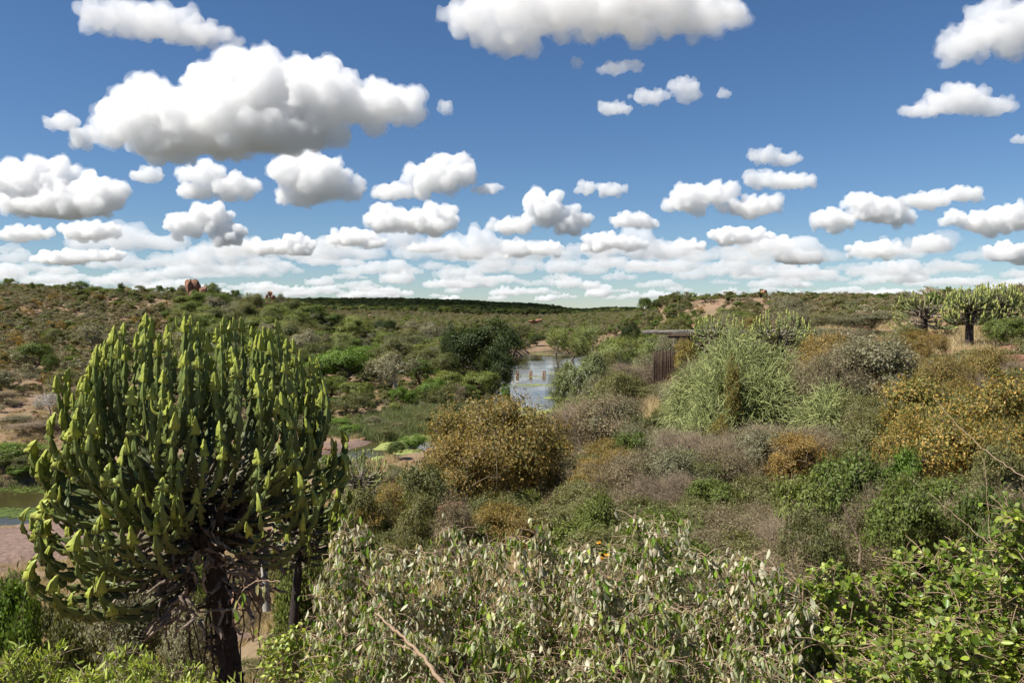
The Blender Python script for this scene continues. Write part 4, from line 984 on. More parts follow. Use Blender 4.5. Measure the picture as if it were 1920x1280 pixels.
 ('sparse_tree', 1478, 546, 40, 60, 'leafless tree with thin twigs against the sky above the euphorbia pair'),
 ('tree_green', 1775, 533, 18, 120, 'flat-topped little tree between the right-hand euphorbias on the skyline'),
 # left slope
 ('tree_green', 66, 637, 84, 165, 'round green thorn tree standing alone on bare soil at left'),
 ('shrub_green' if 0 else 'tree_green', 92, 662, 32, 160, 'small green tree leaning on the right side of the lone thorn tree'),
 ('tree_olive', 98, 612, 50, 208, 'olive thorn tree above the lone thorn tree'),
 ('tree_grey', 172, 610, 70, 212, 'grey-brown thorn tree above the left edge of the big euphorbia'),
 ('shrub_grey', 20, 690, 120, 148, 'large grey-green bush at the left edge below the lone thorn tree'),
 ('shrub_brown', 15, 730, 110, 135, 'large grey-brown bush at the left edge above the pool'),
 ('shrub_olive', 120, 690, 90, 150, 'olive bush right below the lone thorn tree'),
 ('shrub_brown', 145, 720, 80, 140, 'grey-brown bush half hidden by the left flank of the big euphorbia'),
 ('bare_tree', 92, 738, 64, 128, 'leafless pale tree on the dry bank above the pool'),
 ('bare_shrub', 75, 790, 130, 121, 'dry pale brush at the foot of the leafless pale tree'),
 ('shrub_fresh', 22, 825, 130, 108, 'dark green bank bush at the far edge of the brown pool'),
 ('shrub_olive', -10, 850, 90, 106.5, 'bank bush cut by the left edge over the brown pool'),
 ('shrub_green' if 0 else 'tree_green', 0, 838, 110, 104.5, 'dark green bush hanging over the brown pool at the left edge'),
 ('shrub_olive', 55, 850, 90, 104.5, 'olive bush on the far bank of the brown pool'),
 ('shrub_brown', 95, 868, 60, 104, 'low brownish bush on the far pool bank beside the big euphorbia'),
 ('shrub_fresh', 40, 872, 70, 103.3, 'low green growth right at the water edge of the brown pool'),
 ('shrub_olive', 110, 770, 80, 122, 'olive bush between the leafless pale tree and the big euphorbia'),
 ('shrub_grey', 30, 778, 90, 124, 'grey bush on the dry bank left of the leafless pale tree'),
 ('tree_green', 228, 529, 16, 352, 'single round tree on the left skyline'),
 ('tree_green', 15, 519, 30, 352, 'green tree at the left end of the ridge skyline'),
 ('tree_green', 62, 527, 14, 352, 'small thin tree on the left skyline'),
 ('tree_green', 108, 532, 20, 352, 'small dark tree on the left skyline between two clumps'),
 ('tree_green', 150, 526, 44, 350, 'widest green clump on the left skyline'),
 ('tree_green', 175, 536, 40, 345, 'green tree right under the widest clump on the left skyline'),
 ('tree_olive', 265, 533, 34, 350, 'olive tree on the ridge right of the single round tree'),
 ('tree_green', 302, 533, 24, 350, 'green tree on the ridge left of the cracked red outcrop'),
 ('tree_grey', 345, 533, 26, 348, 'grey-green tree touching the left side of the cracked red outcrop'),
 ('tree_green', 362, 521, 20, 350, 'low green tree on top of the cracked red outcrop'),
 ('tree_green', 398, 529, 34, 348, 'green tree touching the right side of the cracked red outcrop'),
 ('tree_green', 445, 541, 28, 348, 'green tree on the ridge between the two red outcrops'),
 ('tree_grey', 525, 549, 26, 346, 'grey rounded tree at the right end of the left ridge'),
 ('shrub_grey', 160, 577, 26, 290, 'blue-grey rounded shrub on the left slope'),
]
for key, px, yt, wp, d, lab in PL:
    plant(key, px, yt, wp, d, lab)
HR = np.array(HERO)

# ------------------------------------------------------------------ bush cover of the slopes
def free(x, y, r):
    return np.min(np.hypot(HR[:, 0] - x, HR[:, 1] - y) - HR[:, 2]) > r
ZONES = [
 # u0,u1,d0,d1, count, {key:weight}, (radius), (height), zone phrase
 (-.68,-.36,118,250, 620, {'far_grey': 4, 'far_brown': 4, 'far_olive': 3, 'far_green': .6, 'far_rust': 1.6}, (1.3, 3.2), (.55, .8), 'on the lower left slope above the pool'),
 (-.68,-.26,240,380, 1500, {'far_grey': 4, 'far_brown': 4.5, 'far_olive': 3.5, 'far_green': .9, 'far_rust': 1.6}, (1.3, 3.3), (.5, .72), 'on the left ridge slope'),
 (-.68,-.26,330,362, 150, {'far_green': 3, 'far_olive': 3, 'far_dark': 1, 'far_grey': 1.5}, (1.4, 3.2), (.6, .95), 'along the crest of the left ridge'),
 (-.40,-.17,105,165, 130, {'far_olive': 3, 'far_grey': 2, 'far_green': 2, 'far_brown': 1}, (1.0, 2.4), (.6, .8), 'on the flat behind the big euphorbia'),
 (-.40,-.17,165,240, 160, {'far_olive': 3, 'far_grey': 2, 'far_green': 2}, (1.2, 2.6), (.7, .9), 'under the trees left of the river'),
 (-.42,-.02,165,320, 520, {'tree_olive': 4, 'tree_green': 4, 'tree_grey': 1.8, 'tree_lime': 1}, (3.2, 6.2), (.7, .95), 'in the wood left of the river'),
 (-.30,.03,300,600, 2300, {'far_olive': 4, 'far_green': 2.4, 'far_grey': 3.4, 'far_dark': .3, 'far_brown': 1.2}, (1.8, 3.7), (.7, .9), 'in the wood below the dark plateau'),
 (.045,.22,330,620, 900, {'far_olive': 4, 'far_green': 2, 'far_grey': 2, 'far_dark': .6, 'far_brown': 1.2}, (1.9, 3.9), (.7, .9), 'in the wood beyond the right bank'),
 (.085,.30,110,330, 330, {'tree_olive': 4, 'tree_green': 3, 'tree_lime': 3, 'tree_grey': 1}, (2.4, 5.0), (.7, .95), 'in the wood on the right bank'),
 (.13,.68,330,500, 800, {'far_olive': 3, 'far_brown': 3, 'far_grey': 2, 'far_green': 1.5, 'far_rust': 1}, (1.3, 3.2), (.55, .8), 'on the slope of the right-hand hill'),
 (.13,.68,438,462, 110, {'far_green': 4, 'far_olive': 3, 'far_brown': 2, 'far_dark': 1}, (1.4, 3.0), (.6, .9), 'along the crest of the right-hand hill'),
 (.30,.70,95,330, 700, {'far_olive': 3, 'far_brown': 4, 'far_grey': 3, 'far_green': 1.2}, (1.3, 2.8), (.6, .8), 'in the scrub towards the right-hand skyline'),
]
rng = np.random.default_rng(77); cover = []
from math import log
for zi, (u0, u1, d0, d1, cnt, kw, rr, hr, ph) in enumerate(ZONES):
    keys = list(kw); wts = np.array([float(kw[k]) for k in keys]); wts /= wts.sum()
    d = np.sqrt(rng.uniform(d0 ** 2, d1 ** 2, cnt)); u = rng.uniform(u0, u1, cnt); x = u * d; z = H(x, d)
    rv = rivdist(x, d)
    for i in range(cnt):
        r = rr[0] + (rr[1] - rr[0]) * rng.random() ** 1.6
        if rv[i] < r * .8 + 1.5 or not free(x[i], d[i], r * .35): continue
        px = 960 + F * u[i]
        if zi == 0 and fbm(x[i:i + 1], d[i:i + 1], 16.)[0] > .62: continue       # bare patches of soil
        if 1.5 < rv[i] < 14 and 118 < d[i] < 180 and rng.random() < .55: continue                        # the open reed flat
        k = keys[rng.choice(len(keys), p=wts)]
        cover.append([k, x[i], d[i], z[i], r, hr[0] + (hr[1] - hr[0]) * rng.random(), ph, r / d[i]])
# nearer scrub that closes the gaps between the placed shrubs
NZ = [
 (-.70,-.20,12,60, 130, {'near_olive': 3, 'near_grey': 3, 'near_brown': 3}, (.35, .9), (.6, .8), 'on the slope under the big euphorbia'),
 (-.22,.10,16,100, 330, {'near_olive': 4, 'near_brown': 2, 'near_rust': 2, 'near_green': 1.5, 'near_grey': 1}, (.5, 1.5), (.7, .9), 'on the slope down to the river'),
 (.08,.70,17,100, 640, {'near_olive': 3.5, 'near_brown': 3.6, 'near_grey': 3, 'near_rust': 1.4, 'near_green': .35, 'bare_shrub': 1.2}, (.75, 1.9), (.75, 1.0), 'on the right-hand slope'),
 (.10,.70,8,17, 130, {'near_olive': 4, 'near_green': 2, 'near_brown': 3.5, 'bare_shrub': 1}, (.35, .8), (.6, .8), 'in the tangled belt at right'),
]
for (u0, u1, d0, d1, cnt, kw, rr, hr, ph) in NZ:
    keys = list(kw); wts = np.array([float(kw[k]) for k in keys]); wts /= wts.sum()
    d = rng.uniform(d0, d1, cnt) ** 1.0; u = rng.uniform(u0, u1, cnt); x = u * d; z = H(x, d); rv = rivdist(x, d)
    for i in range(cnt):
        r = rr[0] + (rr[1] - rr[0]) * rng.random()
        r = min(r, .9) if d[i] < 25 else r
        if rv[i] < 2 or not free(x[i], d[i], r * .1): continue
        px = 960 + F * u[i]
        hh = r * 2 * (hr[0] + (hr[1] - hr[0]) * rng.random())
        if (px > 1170 and px < 1330 and d[i] < 46 and z[i] + hh > zat(700, d[i])): continue
        if (px > 1270 and px < 1520 and d[i] < 46 and z[i] + hh > zat(650, d[i])): continue
        if (px > 1690 and px < 1930 and d[i] < 42 and z[i] + hh > zat(652, d[i])): continue
        if (px > 1500 and d[i] < 75 and z[i] + hh > zat(604, d[i])): continue
        if (px > 1500 and z[i] + hh > zat(580, d[i])): continue
        if 940 < px < 1050 and z[i] + hh > zat(775, d[i]): continue
        k = keys[rng.choice(len(keys), p=wts)]
        cover.append([k, x[i], d[i], z[i], r, hh / (2 * r), ph, r / d[i]])
LM = [('the big front euphorbia',385,800),('the lone thorn tree',66,670),('the leafless pale tree',92,770),('the cracked red outcrop',369,537),('the single skyline tree',228,537),('the brown pool',50,940),
 ('the bedrock slab',60,1040),('the black trunk',410,1170),('the small euphorbia',676,880),('the grey-crowned tree',735,700),('the bright green tree',640,680),('the large dark tree',895,650),('the algae pool',735,835),
 ('the reed flat',700,780),('the stone piers',995,705),('the far river bend',1000,650),('the feathery trees',1085,620),('the pale-branched tree',1095,720),('the log screen',1239,680),('the hut roof',1260,622),
 ('the euphorbia pair',1410,610),('the big pencil bush',1375,740),('the small pencil bush',1560,780),('the red boulder',1176,724),('the tall rusty shrub',935,850),('the red hilltop rocks',1358,560),('the orange-red rocks',1425,550),
 ('the low skyline euphorbia',1735,570),('the bare-trunked euphorbia',1818,600),('the orange shrubs',1810,760),('the brown boulder',1900,688),('the shaded hollow',1340,930),('the vine tangle',1700,1080),('the upright ridge rock',621,595),
 ('the plateau',800,575),('the silver-leaved belt',950,1020),('the wide thorn tree',172,620),('the widest skyline clump',150,535),('the right hilltop ledges',1262,575),('the brown skyline knob',1520,556)]
ORD = ['first', 'second', 'third', 'fourth', 'fifth', 'sixth', 'seventh', 'eighth', 'ninth', 'tenth', 'eleventh', 'twelfth', 'thirteenth', 'fourteenth', 'fifteenth', 'sixteenth', 'seventeenth', 'eighteenth', 'nineteenth', 'twentieth', 'twenty-first', 'twenty-second', 'twenty-third', 'twenty-fourth', 'twenty-fifth']
def relabel(objs):
    by = {}
    for o, look, grp in objs:
        px = 960 + F * o.location.x / o.location.y; py = HY - (o.location.z + o.scale[2] * .5 - EYE) / o.location.y * F
        n_, lx, ly = min(LM, key=lambda l: (l[1] - px) ** 2 + (2.0 * (l[2] - py)) ** 2); dx, dy = px - lx, py - ly; dist = math.hypot(dx, dy)
        rel = ('left of' if dx < 0 else 'right of') if abs(dx) > 1.3 * abs(dy) else ('above' if dy < 0 else 'below')
        far = 'close ' if dist < 45 else 'well ' if dist > 110 else ''
        w = o.scale[0] / o.location.y * F; size = 'tiny' if w < 14 else 'small' if w < 26 else 'middling' if w < 55 else 'large' if w < 100 else 'very large'
        by.setdefault(f'{size} {look} {far}{rel} {n_}', []).append((px, o)); o['group'] = grp
    for lab, L in by.items():
        L.sort(key=lambda t: t[0])
        for i, (px, o) in enumerate(L):
            o['label'] = lab if len(L) == 1 or len(L) > 25 else f'{lab}, {ORD[i]} from the left' if i < len(L) - 1 else f'{lab}, rightmost of them'
LOOK = {'bare_shrub': 'leafless grey shrub', 'tree_green': 'green round-crowned tree', 'tree_olive': 'olive round-crowned tree', 'tree_grey': 'grey-green tree', 'tree_lime': 'pale feathery tree', 'far_green': 'green rounded bush', 'far_olive': 'olive-green rounded bush', 'far_grey': 'grey-green thorn bush', 'far_rust': 'rusty brown bush', 'far_brown': 'grey-brown twiggy bush', 'far_dark': 'dark green bush',
        'near_olive': 'olive shrub', 'near_grey': 'grey-green twiggy shrub', 'near_brown': 'brown twiggy shrub', 'near_rust': 'rusty-leaved shrub', 'near_green': 'green leafy shrub'}
COVER = []
rest = {}
bykey = {}
for c in cover: bykey.setdefault(c[0], []).append(c)
for k, L in bykey.items():
    L.sort(key=lambda c: -c[7])
    for n_, c in enumerate(L):
        if abs(c[1] / c[2]) < .665 and n_ < (285 if k[:4] in ('far_', 'tree') else 240):
            p = random.choice(PROTO[k]); r = c[4]; f = .85 if k[:4] in ('near', 'bare') else 1.0
            o = link(KINDNAME[k], p['all'], loc=(c[1], c[2], c[3] - .08), rot=(0, 0, random.uniform(0, 6.28)), scale=(2 * r * f, 2 * r * f, 2 * r * c[5]))
            tag(o, None, {'far_': 'bush', 'tree': 'tree'}.get(k[:4], 'shrub')); COVER.append((o, LOOK[k], f'{LOOK[k]}s {c[6]}'.replace('bushs', 'bushes')))
        else: rest.setdefault(k, []).append(c)

relabel(COVER)
def scatter(name, protos, P, rz, sc, label=None, kind='stuff', cat=None):
    """countless copies as one object: instances on points"""
    me = bpy.data.meshes.new(name); P = np.asarray(P, np.float32); me.vertices.add(len(P)); me.vertices.foreach_set('co', P.ravel())
    for nm, arr, t in (('rz', rz, 'FLOAT'),): me.attributes.new(nm, t, 'POINT').data.foreach_set('value', np.asarray(arr, np.float32))
    me.attributes.new('sc', 'FLOAT_VECTOR', 'POINT').data.foreach_set('vector', np.asarray(sc, np.float32).ravel())
    o = link(name, me); ng = bpy.data.node_groups.new(name, 'GeometryNodeTree')
    ng.interface.new_socket('Geometry', in_out='INPUT', socket_type='NodeSocketGeometry'); ng.interface.new_socket('Geometry', in_out='OUTPUT', socket_type='NodeSocketGeometry')
    gi = ng.nodes.new('NodeGroupInput'); go = ng.nodes.new('NodeGroupOutput'); jn = ng.nodes.new('GeometryNodeJoinGeometry')
    idx = ng.nodes.new('GeometryNodeInputIndex')
    for i, pm in enumerate(protos):
        po = bpy.data.objects.new(name + '_source', pm)
        oi = ng.nodes.new('GeometryNodeObjectInfo'); oi.inputs['Object'].default_value = po; oi.transform_space = 'ORIGINAL'
        ins = ng.nodes.new('GeometryNodeInstanceOnPoints')
        md = ng.nodes.new('ShaderNodeMath'); md.operation = 'FLOORED_MODULO'; ng.links.new(idx.outputs[0], md.inputs[0]); md.inputs[1].default_value = len(protos)
        cp = ng.nodes.new('ShaderNodeMath'); cp.operation = 'COMPARE'; ng.links.new(md.outputs[0], cp.inputs[0]); cp.inputs[1].default_value = i; cp.inputs[2].default_value = .1
        ar = ng.nodes.new('GeometryNodeInputNamedAttribute'); ar.data_type = 'FLOAT'; ar.inputs['Name'].default_value = 'rz'
        cx = ng.nodes.new('ShaderNodeCombineXYZ'); ng.links.new(ar.outputs[0], cx.inputs[2])
        as_ = ng.nodes.new('GeometryNodeInputNamedAttribute'); as_.data_type = 'FLOAT_VECTOR'; as_.inputs['Name'].default_value = 'sc'
        ng.links.new(gi.outputs[0], ins.inputs['Points']); ng.links.new(cp.outputs[0], ins.inputs['Selection']); ng.links.new(oi.outputs['Geometry'], ins.inputs['Instance'])
        ng.links.new(cx.outputs[0], ins.inputs['Rotation']); ng.links.new(as_.outputs[0], ins.inputs['Scale']); ng.links.new(ins.outputs[0], jn.inputs[0])
    ng.links.new(jn.outputs[0], go.inputs[0])
    o.modifiers.new('scatter', 'NODES').node_group = ng
    return tag(o, label, cat, kind=kind)
for k, L in rest.items():
    scatter('bush_cover', [p['all'] for p in PROTO[k]], [(c[1], c[2], c[3] - .08) for c in L], [random.uniform(0, 6.28) for _ in L], [(2 * c[4], 2 * c[4], 2 * c[4] * c[5]) for c in L],
            LOOK[k] + ' cover thick on the slopes beyond the nearer bushes')
# woodland of the far plateau and the plain before it
rng = np.random.default_rng(5)
def farwood(n, u0, u1, d0, d1, keys, r0, r1, label, keep=None):
    d = np.sqrt(rng.uniform(d0 ** 2, d1 ** 2, n)); u = rng.uniform(u0, u1, n); x = u * d; ok = rivdist(x, d) > 8
    if keep is not None: ok &= keep(x, d)
    x, d = x[ok], d[ok]; z = H(x, d) - .3; r = rng.uniform(r0, r1, len(x)) * 2
    scatter('distant_woodland', [PROTO[k][i]['all'] for k in keys for i in (0, 1)], np.stack([x, d, z], 1), rng.uniform(0, 6.28, len(x)), np.stack([r, r, r * rng.uniform(.6, .85, len(x))], 1), label)
farwood(8000, -.32, .22, 560, 1200, ['far_olive', 'far_grey', 'far_green', 'far_brown'], 2, 4.2, 'grey-green distant woodland on the plain below the plateau')
farwood(3600, -.32, .20, 1150, 1560, ['far_olive', 'far_brown', 'far_grey'], 2.5, 5, 'scattered far bushes on the brown lower slope of the plateau', lambda x, y: fbm(x, y, 90.) < .45)
farwood(25000, -.34, .16, 1400, 2900, ['far_dark', 'far_green', 'far_dark', 'far_olive'], 5, 9, 'dark unbroken woodland over the top of the far plateau')
farwood(2600, .05, .75, 500, 1100, ['far_olive', 'far_brown', 'far_grey'], 2, 4.5, 'far bushes behind the right-hand hill')
farwood(2400, -.78, -.25, 380, 800, ['far_olive', 'far_brown', 'far_green'], 2, 4.5, 'far bushes behind the left ridge')
def undergrowth(n, u0, u1, d0, d1, r0, r1, keys, label, lim=1.5):
    d = np.sqrt(rng.uniform(d0 ** 2, d1 ** 2, n)); u = rng.uniform(u0, u1, n); x = u * d; ok = (rivdist(x, d) > lim) & (fbm(x, d, 11.) < .62); x, d = x[ok], d[ok]; r = rng.uniform(r0, r1, len(x)) * 2
    scatter('undergrowth', [PROTO[k][i]['all'] for k in keys for i in (0, 1, 2)], np.stack([x, d, H(x, d) - .1], 1), rng.uniform(0, 6.28, len(x)), np.stack([r, r, r * rng.uniform(.5, .8, len(x))], 1), label)
undergrowth(1900, -.42, -.02, 168, 330, .8, 1.9, ['far_olive', 'far_green', 'far_grey'], 'low green undergrowth between the trees left of the river')
undergrowth(260, -.30, -.02, 140, 170, .4, 1.0, ['far_olive', 'far_green'], 'low bushes in and behind the reed flat')
undergrowth(500, -.68, -.40, 106, 235, .5, 1.5, ['far_olive', 'far_brown', 'far_grey'], 'low dry scrub on the bare lower left slope', 3)
print('plants', round(time.time() - T0, 1), len(bpy.data.objects))

# ------------------------------------------------------------------ grass, reeds
def tuft(seed, n, h, w, spread, mat):
    rg = np.random.default_rng(seed); P = rg.normal(size=(n, 3)) * [spread, spread, 0]; D = unit(rg.normal(size=(n, 3)) * [.35, .35, .1] + [0, 0, 1]); L = (h * rg.uniform(.4, 1.1, n))[:, None]
    sd = unit(np.cross(D, rg.normal(size=(n, 3)))) * w; bend = rg.normal(size=(n, 3)) * [.25, .25, 0] * h
    V = np.stack([P - sd, P + sd, P + D * L * .6 + sd * .7 + bend * .3, P + D * L * .6 - sd * .7 + bend * .3, P + D * L + bend], 1).reshape(-1, 3); b = np.arange(n)[:, None] * 5
    return mk_mesh('tuft', V, [b + [0, 1, 2, 3], b + [3, 2, 4]], [M[mat]], [0, 0])
T_straw = [tuft(s, 90, .5, .006, .16, 'straw') for s in range(3)]; T_reed = [tuft(s + 9, 60, 1.6, .03, .5, 'reed') for s in range(3)]
def gscatter(name, protos, n, cond, u0, u1, d0, d1, s0, s1, label, pw=1.0):
    d = d0 + (d1 - d0) * rng.random(n) ** pw; u = rng.uniform(u0, u1, n); x = u * d; ok = cond(x, d); x, d = x[ok], d[ok]; s = rng.uniform(s0, s1, len(x))
    scatter(name, protos, np.stack([x, d, H(x, d) - .03], 1), rng.uniform(0, 6.28, len(x)), np.stack([s, s, s], 1), label)
gscatter('dry_grass', T_straw, 13000, lambda x, y: (rivdist(x, y) > 1.5) & (fbm(x, y, 4.) > -.1) & (y > 9), -.72, .72, 3, 75, .7, 1.6, 'dry straw-coloured grass tufts between the shrubs', .8)
gscatter('dry_grass', T_straw, 12000, lambda x, y: (rivdist(x, y) > 2) & (fbm(x, y, 9.) > -.1), -.72, .72, 75, 260, 1.2, 2.4, 'dry grass on the open slopes across the river')
gscatter('loose_stones', [m[0] for m in ROCKM[:3]] + [ROCKM[3][1]], 2600, lambda x, y: (rivdist(x, y) > -2), -.7, .3, 28, 340, .15, .75, 'loose reddish stones on the bare slopes', .8)
gscatter('loose_stones', [m[0] for m in ROCKM[:4]], 900, lambda x, y: (rivdist(x, y) > 5), .1, .66, 20, 460, .15, .8, 'loose reddish stones between the shrubs on the right-hand hill')
gscatter('reeds', T_reed, 1500, lambda x, y: (rivdist(x, y) > -1.5) & (rivdist(x, y) < 16), -.24, -.01, 138, 182, .7, 1.3, 'green reed bed on the flat between the pool and the trees')
gscatter('reeds', T_reed, 500, lambda x, y: (rivdist(x, y) > -2.5) & (rivdist(x, y) < 5), .02, .09, 150, 180, .8, 1.5, 'green reeds at the near end of the river algae')
gscatter('reeds', T_reed, 200, lambda x, y: (rivdist(x, y) > -1) & (rivdist(x, y) < 4), -.7, -.5, 96, 120, .6, 1.1, 'reeds along the far edge of the brown pool')

# ------------------------------------------------------------------ near shrubs with single leaves
def single(mat, src):
    m = bpy.data.materials[src].copy() if isinstance(src, str) else src.copy(); m.name = m.name + '_single'
    for n in m.node_tree.nodes:       # colour varies with the leaf object instead of the mesh island
        if n.type == 'NEW_GEOMETRY':
            oi = [q for q in m.node_tree.nodes if q.type == 'OBJECT_INFO'][0]
            for l in list(m.node_tree.links):
                if l.from_node == n and l.from_socket.name == 'Random Per Island': m.node_tree.links.new(oi.outputs['Random'], l.to_socket)
    return m
def leafmesh(rg, L, W, mat, notch=0.0):
    """one blade hanging along -Z, 12 faces, folded at the midrib and curled"""
    t = np.array([0, .12, .3, .5, .72, .9, 1.0]); wv = np.interp(t, [0, .12, .35, .6, .85, 1], [.04, .55, 1, .9, .5, .02]) * W / 2; c = rg.uniform(-.35, .35); f = rg.uniform(.1, .45)
    wv = wv * (1 + rg.normal(size=7) * .06); V = []
    for k in range(7): z = -t[k] * L; y = c * L * t[k] ** 2; V += [(-wv[k], y + wv[k] * f, z), (0, y, z), (wv[k], y + wv[k] * f, z)]
    Fa = [(k * 3 + a, k * 3 + a + 1, k * 3 + a + 4, k * 3 + a + 3) for k in range(6) for a in (0, 1)]
    return mk_mesh('leaf', V, [Fa], [mat], [0], smooth=True)
SINGLE = {k: single(None, M[k]) for k in ('silver', 'vine', 'limeleaf')}
def near_shrub(name, px, ytop, wpx, d, label, seed, matk, L, W, nstem, per, mode, nsing, stem='stem', arch=.35, zb=None, extra=None, hl=.35, asym=0, group=None, srad=.0045, depth=.6, llow=.25):
    rg = np.random.default_rng(seed); g = pos(px, d); zt = zat(ytop, d) - g.z; w = wpx / F * d / 2
    root = link(name, None, loc=(g.x, g.y, g.z - .05)); tag(root, label, 'shrub', group)
    mb = MB(); LP = []; TIP = []
    for s in range(nstem):
        a = rg.uniform(0, 6.28); b0 = np.array([math.cos(a), math.sin(a) * depth, 0]) * w * .5 * rg.random() ; rr = w * rg.uniform(.2, 1.) ; a += rg.normal() * .3
        hz = zt * (1 - hl * rg.random() ** 1.3) * (1 - .22 * (rr / w) ** 2)
        tip = np.array([math.cos(a) * rr, math.sin(a) * rr * depth, hz]); out = np.array([math.cos(a), math.sin(a) * depth, 0])
        path = bez(b0, b0 + [0, 0, hz * .5], tip - out * w * arch + [0, 0, hz * .02], tip, 12); path[1:] += rg.normal(size=(11, 3)) * .012
        V1, F1 = tube(path, np.linspace(srad, srad * .35, 12), 4); mb.add(V1, F1)
        for q in range(int(per)):
            f = llow + (1 - llow) * rg.random() ** .8; i = f * 11; i0 = min(int(i), 10); p = path[i0] * (1 - i + i0) + path[i0 + 1] * (i - i0)
            dr = unit(rg.normal(size=3) * [1, 1, .5] + [0, 0, .15]); ln = rg.uniform(.03, .22) * (1.2 - f * .6); e = p + dr * ln
            if rg.random() < .28: V1, F1 = tube([p, (p + e) / 2 + [0, 0, .01], e], [.0028, .0022, .0015], 3); mb.add(V1, F1); e2 = (p + e) / 2 if rg.random() < .3 else e
            else: e2 = p + dr * ln * .3
            LP.append(e2)
        TIP.append(tip)
    link('stems', mb.mesh('stems', [M[stem]]), root)['kind'] = 'stuff'
    LP = np.array(LP); LP = LP[LP[:, 2] > .05]
    order = np.argsort(np.hypot(LP[:, 0], LP[:, 1] + g.y) - LP[:, 2] * .5); sel = order[:nsing] if nsing else order[:0]; mask = np.ones(len(LP), bool)
    if nsing:
        cand = order[:max(nsing * 3, 1)]; sel = rg.choice(cand, min(nsing, len(cand)), replace=False); mask[sel] = False
    lv, lf = leaves(LP[mask], rg, L, W, mode, fold=.2, hero=True); mb = MB(); mb.add(lv, lf); link('foliage', mb.mesh('foliage', [M[matk]]), root)['kind'] = 'stuff'
    if nsing:
        lm = [leafmesh(rg, L, W, SINGLE[matk]) for _ in range(8)]
        for i in sel:
            o = bpy.data.objects.new('leaf', lm[rg.integers(8)]); COL.objects.link(o); o.parent = root; o.location = LP[i]; s = rg.uniform(.7, 1.2); o.scale = (s, s, s)
            o.rotation_euler = (rg.normal() * .35, rg.normal() * .35, rg.uniform(0, 6.28)) if mode == 'droop' else (rg.uniform(-2.4, 2.4), rg.uniform(-1.3, 1.3), rg.uniform(0, 6.28))
    return root, TIP
SL = [(655, 950, 180, 4.6, 'leftmost silver-leaved shrub, in front of the shaded second euphorbia'),
      (750, 985, 240, 4.3, 'silver-leaved shrub with drooping leaves, second in the belt from the left'),
      (870, 950, 260, 4.5, 'silver-leaved shrub right under the tall rusty shrub'),
      (1010, 965, 240, 4.2, 'silver-leaved shrub in the middle of the belt with one stem standing tall'),
      (1130, 995, 240, 3.9, 'silver-leaved shrub carrying small orange flowers'),
      (1240, 925, 240, 4.3, 'tallest silver-leaved shrub, white leaves standing against the brown scrub'),
      (1370, 990, 250, 4.0, 'silver-leaved shrub, second from the right end of its belt'),
      (1470, 1040, 180, 3.8, 'rightmost silver-leaved shrub, one bare stem reaching up beside the vines')]
for i, (px, yt, wp, d, lab) in enumerate(SL):
    near_shrub('silver_leaved_shrub', px, yt, wp * 1.15, d, lab, 500 + i, 'silver', .046, .021, 42, 84, 'droop', 37, hl=.55, llow=.3)
for i, (px, yt, wp, d, lab) in enumerate([(660, 1110, 300, 3.5, 'low silver-leaved shrub near the bottom edge left of the long pale branch'), (930, 1100, 340, 3.4, 'low silver-leaved shrub near the bottom edge in the middle'),
                                          (1210, 1100, 330, 3.3, 'low silver-leaved shrub near the bottom edge right of the middle'), (1420, 1150, 240, 3.2, 'low silver-leaved shrub near the bottom edge beside the vines')]):
    near_shrub('silver_leaved_shrub', px, yt, wp, d, lab, 520 + i, 'silvergreen', .044, .019, 42, 80, 'droop', 0, hl=.55)
VL = [(1560, 1040, 220, 3.9, 'broad-leaved vine shrub at the left end of the vine tangle'), (1680, 1010, 240, 3.9, 'broad-leaved vine shrub in the middle of the tangle at lower right'),
      (1800, 980, 240, 3.7, 'broad-leaved vine shrub below the green shrub at right'), (1915, 930, 200, 3.4, 'tall broad-leaved vine shrub cut by the right edge'),
      (1620, 1130, 260, 3.1, 'broad-leaved vine shrub at the bottom edge with bluish rounded leaves'), (1800, 1120, 300, 2.9, 'large-leaved vine shrub at the bottom right corner')]
for i, (px, yt, wp, d, lab) in enumerate(VL):
    near_shrub('broad_leaved_vine', px, yt, wp * 1.1, d, lab, 540 + i, 'vine', .034, .026, 44, 115, 'rand', 49, stem='stem', hl=.5, arch=.45)
LL = [(60, 1190, 240, 5.0, 'lime-green leafy shrub in the bottom left corner'), (230, 1205, 230, 4.9, 'lime-green leafy shrub at the bottom, left of the black trunk'), (350, 1235, 170, 4.6, 'small lime-green shrub touching the foot of the black trunk'), (170, 1230, 240, 4.2, 'lime-green shrub lowest at the bottom edge')]
for i, (px, yt, wp, d, lab) in enumerate(LL):
    near_shrub('lime_leaved_shrub', px, yt, wp * 1.1, d, lab, 560 + i, 'limeleaf', .060, .015, 50, 55, 'up', 60, stem='twig', hl=.45)
near_shrub('small_leaved_bush', 540, 1150, 190, 4.7, 'yellow-green small-leaved bush with beige seed heads right of the black trunk', 570, 'limeleaf', .035, .022, 60, 60, 'rand', 0, hl=.5)
near_shrub('small_leaved_bush', 620, 1195, 190, 4.2, 'yellow-green small-leaved bush at the bottom edge below the leftmost silver shrub', 571, 'limeleaf', .032, .020, 60, 60, 'rand', 0, hl=.5)
